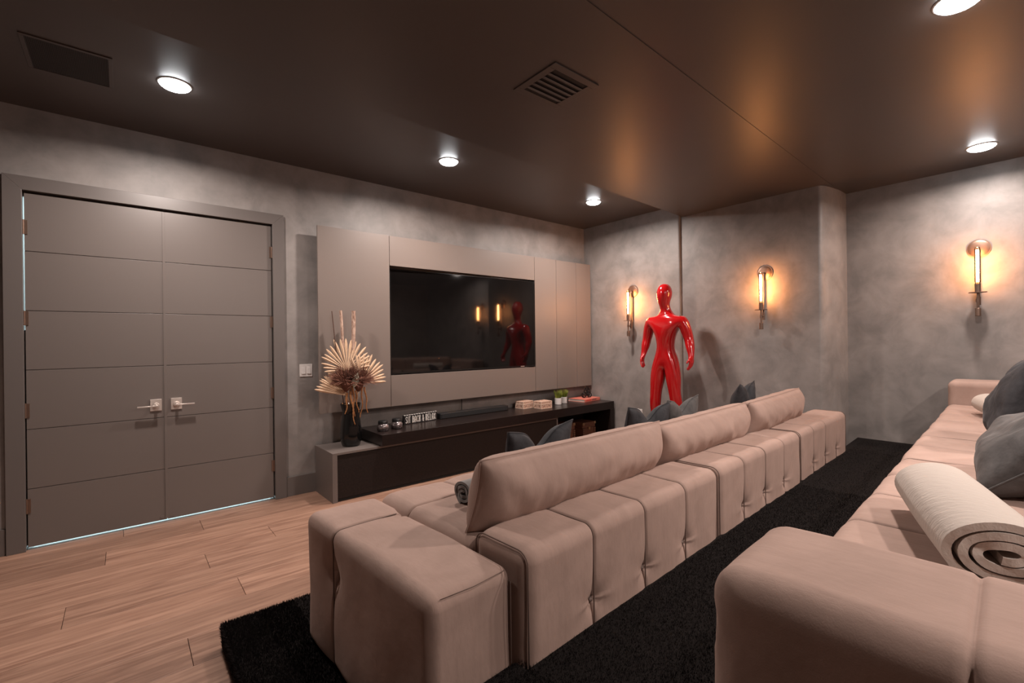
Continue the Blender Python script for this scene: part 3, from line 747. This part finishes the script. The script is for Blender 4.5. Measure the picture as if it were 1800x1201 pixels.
# ------------------------------------------------------------------ wall sconces
def sconce(xw, y, zp, label):
    t = thing('wall_sconce', label, 'wall sconce', (xw, y, zp), group='bronze tube sconces on the far wall')
    xb_ = xw - 0.118
    pl = MB().cyl((xw, y, zp), (xw - 0.010, y, zp), 0.078, 0.078, 36).cyl((xw - 0.010, y, zp), (xw - 0.016, y, zp), 0.072, 0.055, 36)
    pl.build('wall_plate', M_BRONZE, t, 40)
    MB().tube([(xw - 0.012, y, zp), (xw - 0.048, y, zp - 0.005), (xw - 0.055, y, zp - 0.02), (xw - 0.055, y, zp - 0.485)], 0.0085, 12).build('rod', M_BRONZE, t, 50)
    MB().cyl((xw - 0.045, y, zp - 0.465), (xb_ - 0.012, y, zp - 0.465), 0.008, n=12).cyl((xw - 0.055, y, zp - 0.50), (xw - 0.055, y, zp - 0.43), 0.014, n=14).cyl((xb_, y, zp - 0.480), (xb_, y, zp - 0.452), 0.013, n=14).build('cross_arm', M_BRONZE, t, 50)
    MB().cyl((xb_, y, zp - 0.32), (xb_, y, zp - 0.395), 0.021, 0.019, 20).build('socket', M_BRONZE, t, 50)
    MB().cyl((xb_, y, zp - 0.392), (xb_, y, zp - 0.397), 0.058, 0.058, 28).build('drip_disc', M_BRONZE, t, 50)
    MB().cyl((xb_, y, zp - 0.395), (xb_, y, zp - 0.54), 0.0075, n=12).build('stem', M_BRONZE, t, 50)
    MB().cyl((xb_, y, zp - 0.53), (xb_, y, zp - 0.60), 0.019, 0.019, 20).build('finial', M_BRONZE, t, 50, 0.003)
    gl = MB().lathe([(0.016, -0.325), (0.0195, -0.30), (0.0195, -0.02), (0.016, -0.005), (0.006, 0.0)], (xb_, y, zp), 24)
    bulb = gl.build('glass_tube', M_GLASS, t, 50)
    MB().cyl((xb_, y, zp - 0.300), (xb_, y, zp - 0.025), 0.0095, n=14).build('filament', M_FIL, bulb, 50)
sconce(XL, 3.690, 2.030, 'bronze tube sconce glowing beside the television panel')
sconce(XM, 2.045, 2.075, 'bronze tube sconce glowing behind the red figure')
sconce(XR, 0.480, 2.150, 'bronze tube sconce glowing above the rear sofa arm')

# ------------------------------------------------------------------ upholstery
def axis_pts(L_, step, marks=(), w=0.008):
    p = list(np.linspace(0, L_, max(3, int(round(L_ / step)) + 1)))
    for m in marks:
        p = [q for q in p if abs(q - m) > w * 1.6]
        p += [m - 2 * w, m - w, m - w / 2, m, m + w / 2, m + w, m + 2 * w]
    return np.array(sorted(q for q in set(np.round(p, 5)) if -1e-6 <= q <= L_ + 1e-6))

def rbox(size, r, marks=((), (), ()), step=0.035, disp=None, er=0.012):
    """soft rounded box 0..size with extra mesh lines at marks; disp(P, N) -> offset along the normal"""
    ax = []
    for k in range(3):
        a = axis_pts(size[k], step, marks[k])
        e = np.array([0, r * 0.15, r * 0.35, r * 0.6, r * 0.85, r])
        a = np.concatenate([a[(a > r * 1.05) & (a < size[k] - r * 1.05)], e, size[k] - e])
        ax.append(np.unique(np.round(a, 5)))
    nx, ny, nz = map(len, ax)
    idx = {}; V = []; Fc = []
    def vid(i, j, k):
        key = (i, j, k)
        if key not in idx:
            idx[key] = len(V); V.append((ax[0][i], ax[1][j], ax[2][k]))
        return idx[key]
    for i in range(nx - 1):
        for j in range(ny - 1):
            Fc.append((vid(i, j, 0), vid(i, j + 1, 0), vid(i + 1, j + 1, 0), vid(i + 1, j, 0)))
            Fc.append((vid(i, j, nz - 1), vid(i + 1, j, nz - 1), vid(i + 1, j + 1, nz - 1), vid(i, j + 1, nz - 1)))
    for i in range(nx - 1):
        for k in range(nz - 1):
            Fc.append((vid(i, 0, k), vid(i + 1, 0, k), vid(i + 1, 0, k + 1), vid(i, 0, k + 1)))
            Fc.append((vid(i, ny - 1, k), vid(i, ny - 1, k + 1), vid(i + 1, ny - 1, k + 1), vid(i + 1, ny - 1, k)))
    for j in range(ny - 1):
        for k in range(nz - 1):
            Fc.append((vid(0, j, k), vid(0, j, k + 1), vid(0, j + 1, k + 1), vid(0, j + 1, k)))
            Fc.append((vid(nx - 1, j, k), vid(nx - 1, j + 1, k), vid(nx - 1, j + 1, k + 1), vid(nx - 1, j, k + 1)))
    P = np.array(V); S = np.array(size)
    inner = np.clip(P, r, S - r)
    d = P - inner; n = d / np.maximum(np.linalg.norm(d, axis=1, keepdims=True), 1e-9)
    P = inner + n * r
    if disp is not None: P = P + n * disp(P, n)[:, None]
    mb = MB(); mb.v = [tuple(map(float, q)) for q in P]; mb.f = Fc
    return mb

def gauss(d, w): return np.exp(-(d / w) ** 2)
def vnoise(P, sc, seed=0):
    return np.array([noise.noise(Vector((p[0] * sc[0] + seed, p[1] * sc[1], p[2] * sc[2]))) for p in P])

def upholstery(size, xs=(), ys=(), tufts=(), seed=0, puff=0.008, groove=0.009, faces='all', wrinkle=0.004):
    """grooves at x=xs (around the block) and y=ys, buttons at tufts=(x,y,z) with depth; soft puffing"""
    Sx, Sy, Sz = size
    bx_ = [0] + list(xs) + [Sx]; by_ = [0] + list(ys) + [Sy]
    def disp(P, n):
        o = np.zeros(len(P))
        side = 1 - np.abs(n[:, 0])        # do not groove the end faces along x
        for x in xs: o -= groove * gauss(P[:, 0] - x, 0.0055) * side
        sidey = 1 - np.abs(n[:, 1])
        for y in ys: o -= groove * gauss(P[:, 1] - y, 0.0055) * sidey
        if xs:
            for a, b in zip(bx_, bx_[1:]):
                m = (P[:, 0] >= a) & (P[:, 0] <= b)
                u = (P[m, 0] - a) / (b - a); o[m] += puff * (4 * u * (1 - u)) ** 0.6 * side[m]
        if ys:
            for a, b in zip(by_, by_[1:]):
                m = (P[:, 1] >= a) & (P[:, 1] <= b)
                u = (P[m, 1] - a) / (b - a); o[m] += puff * (4 * u * (1 - u)) ** 0.6 * sidey[m]
        for tx, ty, tz, dep, wd in tufts:
            q = P - np.array([tx, ty, tz]); rr = np.sqrt((q ** 2).sum(1))
            o -= dep * np.exp(-rr / wd)
            # slanting pull folds on both sides of a button
            near = np.exp(-(rr / (wd * 4)) ** 2)
            o += 0.004 * near * np.cos(np.arctan2(q[:, 2] + q[:, 1] * 0.5, q[:, 0] + 1e-6) * 6)
        if wrinkle:
            o += wrinkle * vnoise(P, (9, 5, 3.2), seed) + wrinkle * 0.5 * vnoise(P, (30, 6, 6), seed + 9)
            o += 0.006 * vnoise(P, (2.2, 2.2, 2.2), seed + 4)
        return o
    return disp

def seam_tube(name, pts, parent, r=0.0028):
    MB().tube(pts, r, 6).build(name, M_SEAM, parent, 0, None, True)

BT, BH = 0.270, 0.698 - PLZ          # thickness and height of the front sofa backrests
ST = 0.645 - PLZ                     # height of the front seats
DEP = 0.985                          # depth of the front sofa
def loop_seam(parent, x, size, r, sunk=0.008, axis=0, rear=True, front=True):
    """stitched seam lying in a groove that runs over a block at x (axis 0) or at y (axis 1)"""
    d = size[1] if axis == 0 else size[0]; h = size[2]; s_ = sunk - 0.0018
    p = []
    if rear: p += [(s_, 0.02), (s_, h * 0.5), (s_, h - r)]
    for i in range(1 if rear else 5, 6):
        a = R(90) * i / 5; p.append((r - (r - s_) * math.cos(a), h - r + (r - s_) * math.sin(a)))
    p.append((d * 0.5, h - s_)); p.append((d - r, h - s_))
    if front:
        for i in range(1, 6):
            a = R(90) * i / 5; p.append((d - r + (r - s_) * math.sin(a), h - r + (r - s_) * math.cos(a)))
        p += [(d - s_, h * 0.5), (d - s_, 0.02)]
    # resample so the thread hugs straight runs
    pts = [((x, a, b) if axis == 0 else (a, x, b)) for a, b in p]
    seam_tube('seam', pts, parent, 0.0026)

def add_piping(parent, size, off, xside, r=0.045):
    """welt running round one end face of a backrest"""
    x = off[0] + xside; y0, y1 = off[1], off[1] + size[1]; z0, z1 = off[2], off[2] + size[2]
    pts = [(x, y0 + 0.002, z0 + 0.02), (x, y0 + 0.002, z1 - r)]
    for i in range(1, 6):
        a = R(90) * i / 5; pts.append((x, y0 + r - r * math.cos(a) + 0.001, z1 - r + r * math.sin(a)))
    pts.append((x, y1 - r, z1))
    for i in range(1, 6):
        a = R(90) * i / 5; pts.append((x, y1 - r + r * math.sin(a), z1 - r + r * math.cos(a)))
    pts.append((x, y1, z0 + 0.02))
    seam_tube('piping', pts, parent, 0.0024)

RB = 0.045
def front_module(s0, s1, label, seed, end=False):
    o = fr(s0, 0)
    L_ = s1 - s0
    t = thing('sofa_module', label, 'sofa', (o[0], o[1], PLZ), FA, 'front row sofa modules')
    xs = [L_ * q for q in (0.25, 0.5, 0.75)]
    zt = 0.415 - PLZ
    bk_ = rbox((L_, BT, BH), RB, (xs, (), (zt,)), 0.03,
               upholstery((L_, BT, BH), xs, (), [(x, 0, zt, 0.040, 0.026) for x in xs], seed, puff=0.005, wrinkle=0.005))
    back = bk_.build('backrest', M_SOFA, t, 0, None, True); back.location = (0, -0.042, 0)
    for x in xs:
        MB().lathe([(0.011, 0), (0.009, 0.004), (0.002, 0.006)], (0, 0, 0), 12).build('button', M_BUTTON, back, 0, None, True)
        bt = bpy.data.objects[-1] if False else None
    for k, ch in enumerate([c for c in back.children]):
        ch.location = (xs[k], 0.022, zt); ch.rotation_euler = (R(90), 0, 0)
    add_piping(back, (L_, BT, BH), (0, 0, 0), 0.010); add_piping(back, (L_, BT, BH), (0, 0, 0), L_ - 0.010)
    for x in xs: loop_seam(back, x, (L_, BT, BH), RB, 0.006)
    y0 = BT - 0.038; SD_ = DEP - y0
    st = rbox((L_ - 0.006, SD_, ST), 0.05, (xs, (0.71 - y0,), ()), 0.035,
              upholstery((L_ - 0.006, SD_, ST), xs, (0.71 - y0,), [(x, 0.71 - y0, ST, 0.022, 0.03) for x in xs], seed + 3))
    so = st.build('seat', M_SOFA, t, 0, None, True); so.location = (0.003, y0, 0)
    for x in xs: loop_seam(so, x, (L_ - 0.006, SD_, ST), 0.05, 0.004, rear=False)
    if end:
        eL = 0.316
        eb = rbox((eL, DEP, ST), 0.04, ((), (0.70,), (0.372,)), 0.03,
                  upholstery((eL, DEP, ST), (), (0.70,), [(0, 0.70, 0.372, 0.05, 0.03), (eL, 0.70, ST, 0.02, 0.03)], seed + 6, puff=0.008))
        eo = eb.build('end_block', M_SOFA, t, 0, None, True); eo.location = (-eL - 0.006, 0.012, 0)
        loop_seam(eo, 0.70, (eL, DEP, ST), 0.04, 0.004, axis=1, front=False)
        seam_tube('piping', [(eL - 0.010, 0.004, 0.02), (eL - 0.010, 0.004, ST - 0.045)], eo, 0.0014)
        seam_tube('piping', [(0.040, 0.012, ST - 0.006), (eL * 0.5, 0.006, ST - 0.008), (eL - 0.03, 0.012, ST - 0.006)], eo, 0.0012)
    # plinth feet hidden under the block
    return t
front_module(0.325, 1.730, 'taupe tufted sofa module with an open end block nearest the door', 11, True)
front_module(1.738, 3.090, 'taupe tufted sofa module in the middle of the front row', 23)
front_module(3.098, 4.420, 'taupe tufted sofa module of the front row by the far wall', 37)

def pillow_mesh(w, h, t, nu=36, nv=30, eu=2.4, ev=2.4, chop=0.0, pinch=0.07, seed=0, wr=0.006, pw=0.5):
    """soft cushion, x = width, z = height (0..h), y = thickness"""
    V = []; Fc = []
    def surf(side):
        base = len(V)
        for j in range(nv + 1):
            v = -1 + 2 * j / nv
            for i in range(nu + 1):
                u = -1 + 2 * i / nu
                uu = math.copysign(abs(u) ** 0.85, u); vv = math.copysign(abs(v) ** 0.85, v)
                x = w / 2 * uu * (1 - pinch * (1 - vv * vv)); z = h / 2 * vv * (1 - pinch * (1 - uu * uu))
                th = max(0.0, (1 - abs(uu) ** eu) * (1 - abs(vv) ** ev)) ** pw
                y = side * t / 2 * th
                if chop:
                    c = math.exp(-(uu / 0.33) ** 2) * max(0, (vv + 0.3) / 1.3) ** 1.6
                    z -= chop * c; y *= 1 - 0.45 * c
                nn = noise.noise(Vector((x * 9 + seed, z * 9, side * 3))) * wr + noise.noise(Vector((x * 26 + seed, z * 12, side * 5))) * wr * .4
                y += nn * th * side * 2.0
                V.append((x, y, z + h / 2))
        for j in range(nv):
            for i in range(nu):
                a = base + j * (nu + 1) + i
                q = (a, a + 1, a + nu + 2, a + nu + 1)
                Fc.append(q if side < 0 else q[::-1])
    surf(-1); surf(1)
    mb = MB(); mb.v = V; mb.f = Fc
    me = mb.mesh('cushion', None)
    import bmesh
    bm = bmesh.new(); bm.from_mesh(me); bmesh.ops.remove_doubles(bm, verts=bm.verts, dist=0.0004); bm.to_mesh(me); bm.free()
    me.shade_smooth()
    return me

def pillow_rim(w, h, chop, pinch, nu=24):
    """closed loop of points along the pillow outline"""
    pts = []
    def P(uu, vv):
        x = w / 2 * uu * (1 - pinch * (1 - vv * vv)); z = h / 2 * vv * (1 - pinch * (1 - uu * uu))
        if chop: z -= chop * math.exp(-(uu / 0.33) ** 2) * max(0, (vv + 0.3) / 1.3) ** 1.6
        return (x, 0, z + h / 2)
    q = [-1 + 2 * i / nu for i in range(nu)]
    pts += [P(a, -1) for a in q] + [P(1, a) for a in q] + [P(-a, 1) for a in q] + [P(-1, -a) for a in q]
    return pts + [pts[0]]

def pillow(name, label, cat, group, m, w, h, t, loc, lean, rz, seed, chop=0.0, pinch=0.07, roll=0.0, **kw):
    th = thing(name, label, cat, loc, 0, group)
    th.rotation_euler = (Matrix.Rotation(rz, 4, 'Z') @ Matrix.Rotation(lean, 4, 'X') @ Matrix.Rotation(roll, 4, 'Y')).to_euler()
    me = pillow_mesh(w, h, t, seed=seed, chop=chop, pinch=pinch, **kw); me.materials.append(m)
    place('filled_cover', me, th, None, True)
    MB().tube(pillow_rim(w, h, chop, pinch), 0.0035, 6, False).build('edge_seam', m, th, 0, None, True)
    return th

# long loose back cushions of the front row
SZ = 0.645
def back_cushion(xc, yc, w, h, rz, label, seed, roll=0):
    th = pillow('back_cushion', label, 'cushion', 'long back cushions of the front row', M_SOFA, w, h, 0.235, (xc, yc, SZ + 0.004), R(17), rz, seed, pinch=0.025, nu=70, nv=26, eu=14, ev=2.2, wr=0.007, roll=roll, pw=0.6)
    return th
back_cushion(1.625, 1.500, 1.27, 0.300, FA, 'long taupe back cushion nearest the door', 3, R(0.6))
back_cushion(2.870, 1.560, 1.22, 0.270, FA - R(0.3), 'long taupe back cushion in the middle of the front row', 13, R(-0.5))
back_cushion(4.060, 1.590, 1.16, 0.285, FA + R(0.5), 'long taupe back cushion nearest the far wall', 29, R(-1.0))

# throw pillows of the front row, chopped at the top
pillow('throw_pillow', 'charcoal velvet throw pillow with a deep chop behind the nearest back cushion', 'pillow', 'velvet throw pillows on the front sofa', M_VELVET, 0.47, 0.42, 0.16, (1.560, 1.745, SZ - 0.085), R(14), R(4), 41, 0.095, 0.11)
pillow('throw_pillow', 'charcoal velvet throw pillow in front of the red figure, nearer the console', 'pillow', 'velvet throw pillows on the front sofa', M_VELVET, 0.43, 0.42, 0.16, (2.600, 1.81, SZ - 0.09), R(13), R(-4), 42, 0.085, 0.11)
pillow('throw_pillow', 'slate velvet throw pillow in front of the red figure, nearer the far wall', 'pillow', 'velvet throw pillows on the front sofa', M_VELVET2, 0.45, 0.42, 0.16, (2.995, 1.81, SZ - 0.08), R(13), R(3), 43, 0.09, 0.11)
pillow('throw_pillow', 'charcoal velvet throw pillow with pointed corners by the farthest back cushion', 'pillow', 'velvet throw pillows on the front sofa', M_VELVET, 0.42, 0.42, 0.16, (4.075, 1.84, SZ - 0.05), R(13), R(8), 44, 0.10, 0.12)

# rear sofa
RA, RO_ = R(2.9), (1.06, 0.43)
RS, RAH = 0.800 - RIZ, 1.000 - RIZ
RD = 0.98
def rear_module(s0, s1, label, seed, arm=0):
    o = fr(s0, 0, RO_, RA); L_ = s1 - s0
    t = thing('sofa_module', label, 'sofa', (o[0], o[1], RIZ), RA, 'rear row sofa modules')
    xs = [L_ * q for q in (0.25, 0.5, 0.75)]
    st = rbox((L_ - 0.004, RD, RS), 0.05, (xs, (), ()), 0.035, upholstery((L_ - 0.004, RD, RS), xs, (), [(x, RD, RS * 0.5, 0.03, 0.03) for x in xs], seed, puff=0.004, groove=0.009, wrinkle=0.003))
    so = st.build('seat', M_SOFA, t, 0, None, True); so.location = (0.002, -RD, 0)
    for x in xs: loop_seam(so, x, (L_ - 0.004, RD, RS), 0.05, 0.006, rear=False)
    bk_ = rbox((L_, 0.26, 0.70), 0.055, (xs, (), ()), 0.05, upholstery((L_, 0.26, 0.70), xs, (), [], seed + 2))
    bo = bk_.build('backrest', M_SOFA, t, 0, None, True); bo.location = (0, -RD - 0.264, 0)
    if arm:
        aw = 0.315
        ys = (0.20, 0.56, 0.92)
        ab = rbox((aw, RD + 0.264, RAH), 0.05, ((), [RD + 0.264 - q for q in (0.32, 0.64)], ()), 0.03,
                  upholstery((aw, RD + 0.264, RAH), (), [RD + 0.264 - q for q in (0.32, 0.64)], [(0.0, RD + 0.264, RAH - 0.10, 0.010, 0.015)], seed + 5, puff=0.003, groove=0.007, wrinkle=0.0025))
        ao = ab.build('armrest', M_SOFA, t, 0, None, True)
        ao.location = ((-aw - 0.004) if arm < 0 else L_ + 0.004, -RD - 0.264 - (0.02 if arm < 0 else 0.0), 0)
    return t
rear_module(0.0, 1.45, 'taupe sofa module of the rear row with the armrest closest to the camera', 51, -1)
rear_module(1.455, 2.895, 'taupe sofa module in the middle of the rear row', 63)
rear_module(2.90, 4.345, 'taupe sofa module of the rear row with the armrest against the far wall', 77, 1)

# big pillows on the rear sofa
RZ = 0.800
pillow('large_pillow', 'large slate velvet pillow at the picture edge behind the white blanket', 'pillow', 'large velvet pillows on the rear sofa', M_VELVET2, 0.62, 0.46, 0.27, (2.62, 0.215, RZ + 0.02), R(50), R(2.9), 81, 0.05, 0.05, wr=0.012)
pillow('large_pillow', 'large charcoal velvet pillow with a gathered corner farther along the rear sofa', 'pillow', 'large velvet pillows on the rear sofa', M_VELVET, 0.60, 0.50, 0.28, (3.50, 0.190, RZ + 0.004), R(17), R(2.9), 82, 0.06, 0.05, wr=0.012)

# rolled blankets
def rolled_blanket(name, label, m, p0, p1, rx, rz, turns, th, seed):
    """blanket rolled into a spiral, axis from p0 to p1, flattened to rx by rz"""
    p0 = Vector(p0); p1 = Vector(p1); d = (p1 - p0); L_ = d.length; d.normalize()
    up = Vector((0, 0, 1)); sd = d.cross(up).normalized()
    n = int(turns * 36)
    prof = []
    for i in range(n + 1):
        f = i / n; a = -2 * math.pi * turns * f - 1.9
        rr = 1 - 0.74 * f
        wob = 1 + 0.05 * noise.noise(Vector((f * 9, seed, 0))) + 0.10 * f * math.sin(a * 2 + 1)
        prof.append((rr * wob * math.cos(a), rr * wob * math.sin(a)))
    inn = []
    pts2 = [Vector((c * rx, s_ * rz)) for c, s_ in prof]
    out = []
    for i, p in enumerate(pts2):
        q = (pts2[min(i + 1, n)] - pts2[max(i - 1, 0)]).normalized(); nn = Vector((-q.y, q.x))
        out.append(p); inn.append(p - nn * th * (-1 if nn.dot(p) < 0 else 1))
    K = 14; V = []; Fc = []
    for k in range(K + 1):
        f = k / K
        for row in (out, inn):
            for i, p in enumerate(row):
                e = 0.010 * noise.noise(Vector((i * 0.13 + seed, k * 0.0, 2))) if k in (0, K) else 0
                bulge = 1 + 0.03 * math.sin(math.pi * f) + 0.012 * noise.noise(Vector((i * 0.06, f * 5, seed)))
                q = p0 + d * (L_ * f + e) + sd * p.x * bulge + up * (p.y * bulge + rz)
                V.append(tuple(q))
    m1 = n + 1; st = 2 * m1
    for k in range(K):
        for i in range(n):
            a = k * st + i; b = a + st
            Fc.append((a, a + 1, b + 1, b)); a += m1; b += m1; Fc.append((a + 1, a, b, b + 1))
        a = k * st; b = a + st
        Fc.append((a + m1, a, b, b + m1)); a += n; b += n; Fc.append((a, a + m1, b + m1, b))
    for i in range(n):
        Fc.append((i + 1, i, i + m1, i + 1 + m1)); e = K * st
        Fc.append((e + i, e + i + 1, e + i + 1 + m1, e + i + m1))
    mb = MB(); mb.v = V; mb.f = Fc
    o = mb.build(name, m, None, 60)
    tag(o, label, 'blanket', 'rolled blankets on the sofas')
    return o
rolled_blanket('rolled_blanket', 'cream rolled blanket beside the armrest closest to the camera', M_BLANKET, (1.475, 0.085, RZ + 0.012), (2.02, 0.270, RZ + 0.012), 0.110, 0.084, 3.0, 0.0175, 1)
rolled_blanket('rolled_blanket', 'cream rolled blanket lying by the far armrest of the rear sofa', M_BLANKET, (4.30, 0.18, RZ + 0.012), (4.86, 0.36, RZ + 0.012), 0.10, 0.075, 3.0, 0.016, 2)
rolled_blanket('rolled_blanket', 'small grey rolled blanket tucked behind the nearest back cushion', M_BLANKETG, (1.14, 1.71, SZ + 0.012), (1.62, 1.735, SZ + 0.012), 0.065, 0.058, 2.6, 0.012, 3)

# ------------------------------------------------------------------ standing red display figure (plain, faceless)
def figure():
    t = thing('display_figure', 'glossy red faceless mannequin figure standing in the plaster corner', 'mannequin', (4.86, 3.0, 0))
    J = {}
    V = []; E = []; Rr = []
    def j(name, p, r, par=None):
        J[name] = len(V); V.append(p); Rr.append(r)
        if par: E.append((J[par], J[name]))
    X = 4.86
    j('pelvis', (X, 3.00, 1.150), (0.150, 0.115))
    j('waist', (X, 2.995, 1.290), (0.125, 0.100), 'pelvis')
    j('ribs', (X - 0.01, 2.990, 1.430), (0.165, 0.125), 'waist')
    j('chest', (X - 0.015, 2.988, 1.560), (0.185, 0.135), 'ribs')
    j('collar', (X, 2.988, 1.665), (0.110, 0.085), 'chest')
    j('neck', (X - 0.005, 2.99, 1.735), (0.056, 0.056), 'collar')
    j('jaw', (X - 0.022, 3.0, 1.805), (0.066, 0.074), 'neck')
    j('cheek', (X - 0.016, 3.0, 1.875), (0.090, 0.104), 'jaw')
    j('skull', (X - 0.006, 3.0, 1.945), (0.094, 0.110), 'cheek')
    j('crown', (X, 3.0, 2.005), (0.066, 0.078), 'skull')
    j('top', (X, 3.0, 2.035), (0.028, 0.032), 'crown')
    for s, n, sh, el, wr, hd in ((1, 'far', (X, 3.195, 1.610), (X + 0.02, 3.262, 1.385), (X - 0.03, 3.275, 1.225), (X - 0.06, 3.278, 1.155)),
                                 (-1, 'near', (X, 2.775, 1.600), (X + 0.02, 2.715, 1.375), (X - 0.03, 2.665, 1.210), (X - 0.055, 2.650, 1.145))):
        j(n + 'sh', sh, (0.088, 0.085), 'chest')
        j(n + 'ua', tuple((a * .5 + b * .5) for a, b in zip(sh, el)), (0.070, 0.070), n + 'sh')
        j(n + 'el', el, (0.054, 0.054), n + 'ua')
        j(n + 'fa', tuple((a * .6 + b * .4) for a, b in zip(el, wr)), (0.056, 0.056), n + 'el')
        j(n + 'wr', wr, (0.034, 0.036), n + 'fa')
        j(n + 'hd', hd, (0.024, 0.040), n + 'wr')
        for q, (dx, ln) in enumerate(((-.030, .085), (-.011, .095), (.008, .090), (.026, .072))):
            a = (hd[0] + dx, hd[1] + s * 0.002, hd[2] - 0.030); b = (a[0] - .006, a[1] - s * 0.010, a[2] - ln * .45); c = (b[0] - 0.012, b[1] - s * 0.022, b[2] - ln * .38)
            j(n + 'f%d' % q, a, (0.0115, 0.0115), n + 'hd'); j(n + 'g%d' % q, b, (0.0105, 0.0105), n + 'f%d' % q); j(n + 'h%d' % q, c, (0.0085, 0.0085), n + 'g%d' % q)
        a = (hd[0] - .040, hd[1] - s * .012, hd[2] + .004); b = (a[0] - .020, a[1] - s * .012, a[2] - .038)
        j(n + 't0', a, (0.0125, 0.0125), n + 'hd'); j(n + 't1', b, (0.0095, 0.0095), n + 't0')
    for s, n, hp, kn_, an, to in ((1, 'far', (X, 3.085, 1.090), (X - 0.03, 3.115, 0.780), (X - 0.01, 3.150, 0.455), (X - 0.200, 3.190, 0.405)),
                                  (-1, 'near', (X, 2.915, 1.090), (X - 0.02, 2.880, 0.780), (X + 0.02, 2.850, 0.455), (X - 0.150, 2.820, 0.405))):
        j(n + 'hip', hp, (0.108, 0.108), 'pelvis')
        j(n + 'th', tuple((a * .5 + b * .5) for a, b in zip(hp, kn_)), (0.096, 0.098), n + 'hip')
        j(n + 'kn', kn_, (0.066, 0.068), n + 'th')
        j(n + 'ca', tuple((a * .65 + b * .35) for a, b in zip(kn_, an)), (0.072, 0.074), n + 'kn')
        j(n + 'an', an, (0.044, 0.046), n + 'ca')
        j(n + 'fo', ((an[0] * .5 + to[0] * .5), (an[1] * .5 + to[1] * .5), 0.410), (0.046, 0.040), n + 'an')
        j(n + 'to', to, (0.036, 0.026), n + 'fo')
    me = bpy.data.meshes.new('figure_cage'); me.from_pydata(V, E, [])
    o = bpy.data.objects.new('figure_cage', me); COL.objects.link(o)
    sk = o.modifiers.new('skin', 'SKIN'); sk.use_smooth_shade = True; sk.branch_smoothing = 0.6
    me.skin_vertices[0].data[J['pelvis']].use_root = True
    for i, r in enumerate(Rr): me.skin_vertices[0].data[i].radius = r
    ss = o.modifiers.new('sub', 'SUBSURF'); ss.levels = 2; ss.render_levels = 2
    dg = bpy.context.evaluated_depsgraph_get(); dg.update()
    res = bpy.data.meshes.new_from_object(o.evaluated_get(dg)); res.name = 'body'
    bpy.data.objects.remove(o)
    res.materials.clear(); res.materials.append(M_RED); res.shade_smooth()
    place('body', res, t)
    MB().cyl((X + 0.13, 3.0, 0.37), (X + 0.13, 3.0, 1.12), 0.013, n=14).cyl((X + 0.13, 3.0, 0.66), (X + 0.13, 3.0, 0.70), 0.020, n=14).build('support_pole', M_STEEL, t, 50)
    MB().lathe([(0.30, 0.0), (0.30, 0.34), (0.29, 0.372), (0.002, 0.373)], (X - 0.06, 3.0, 0), 48).build('pedestal', M_BLACKP, t, 40)
figure()
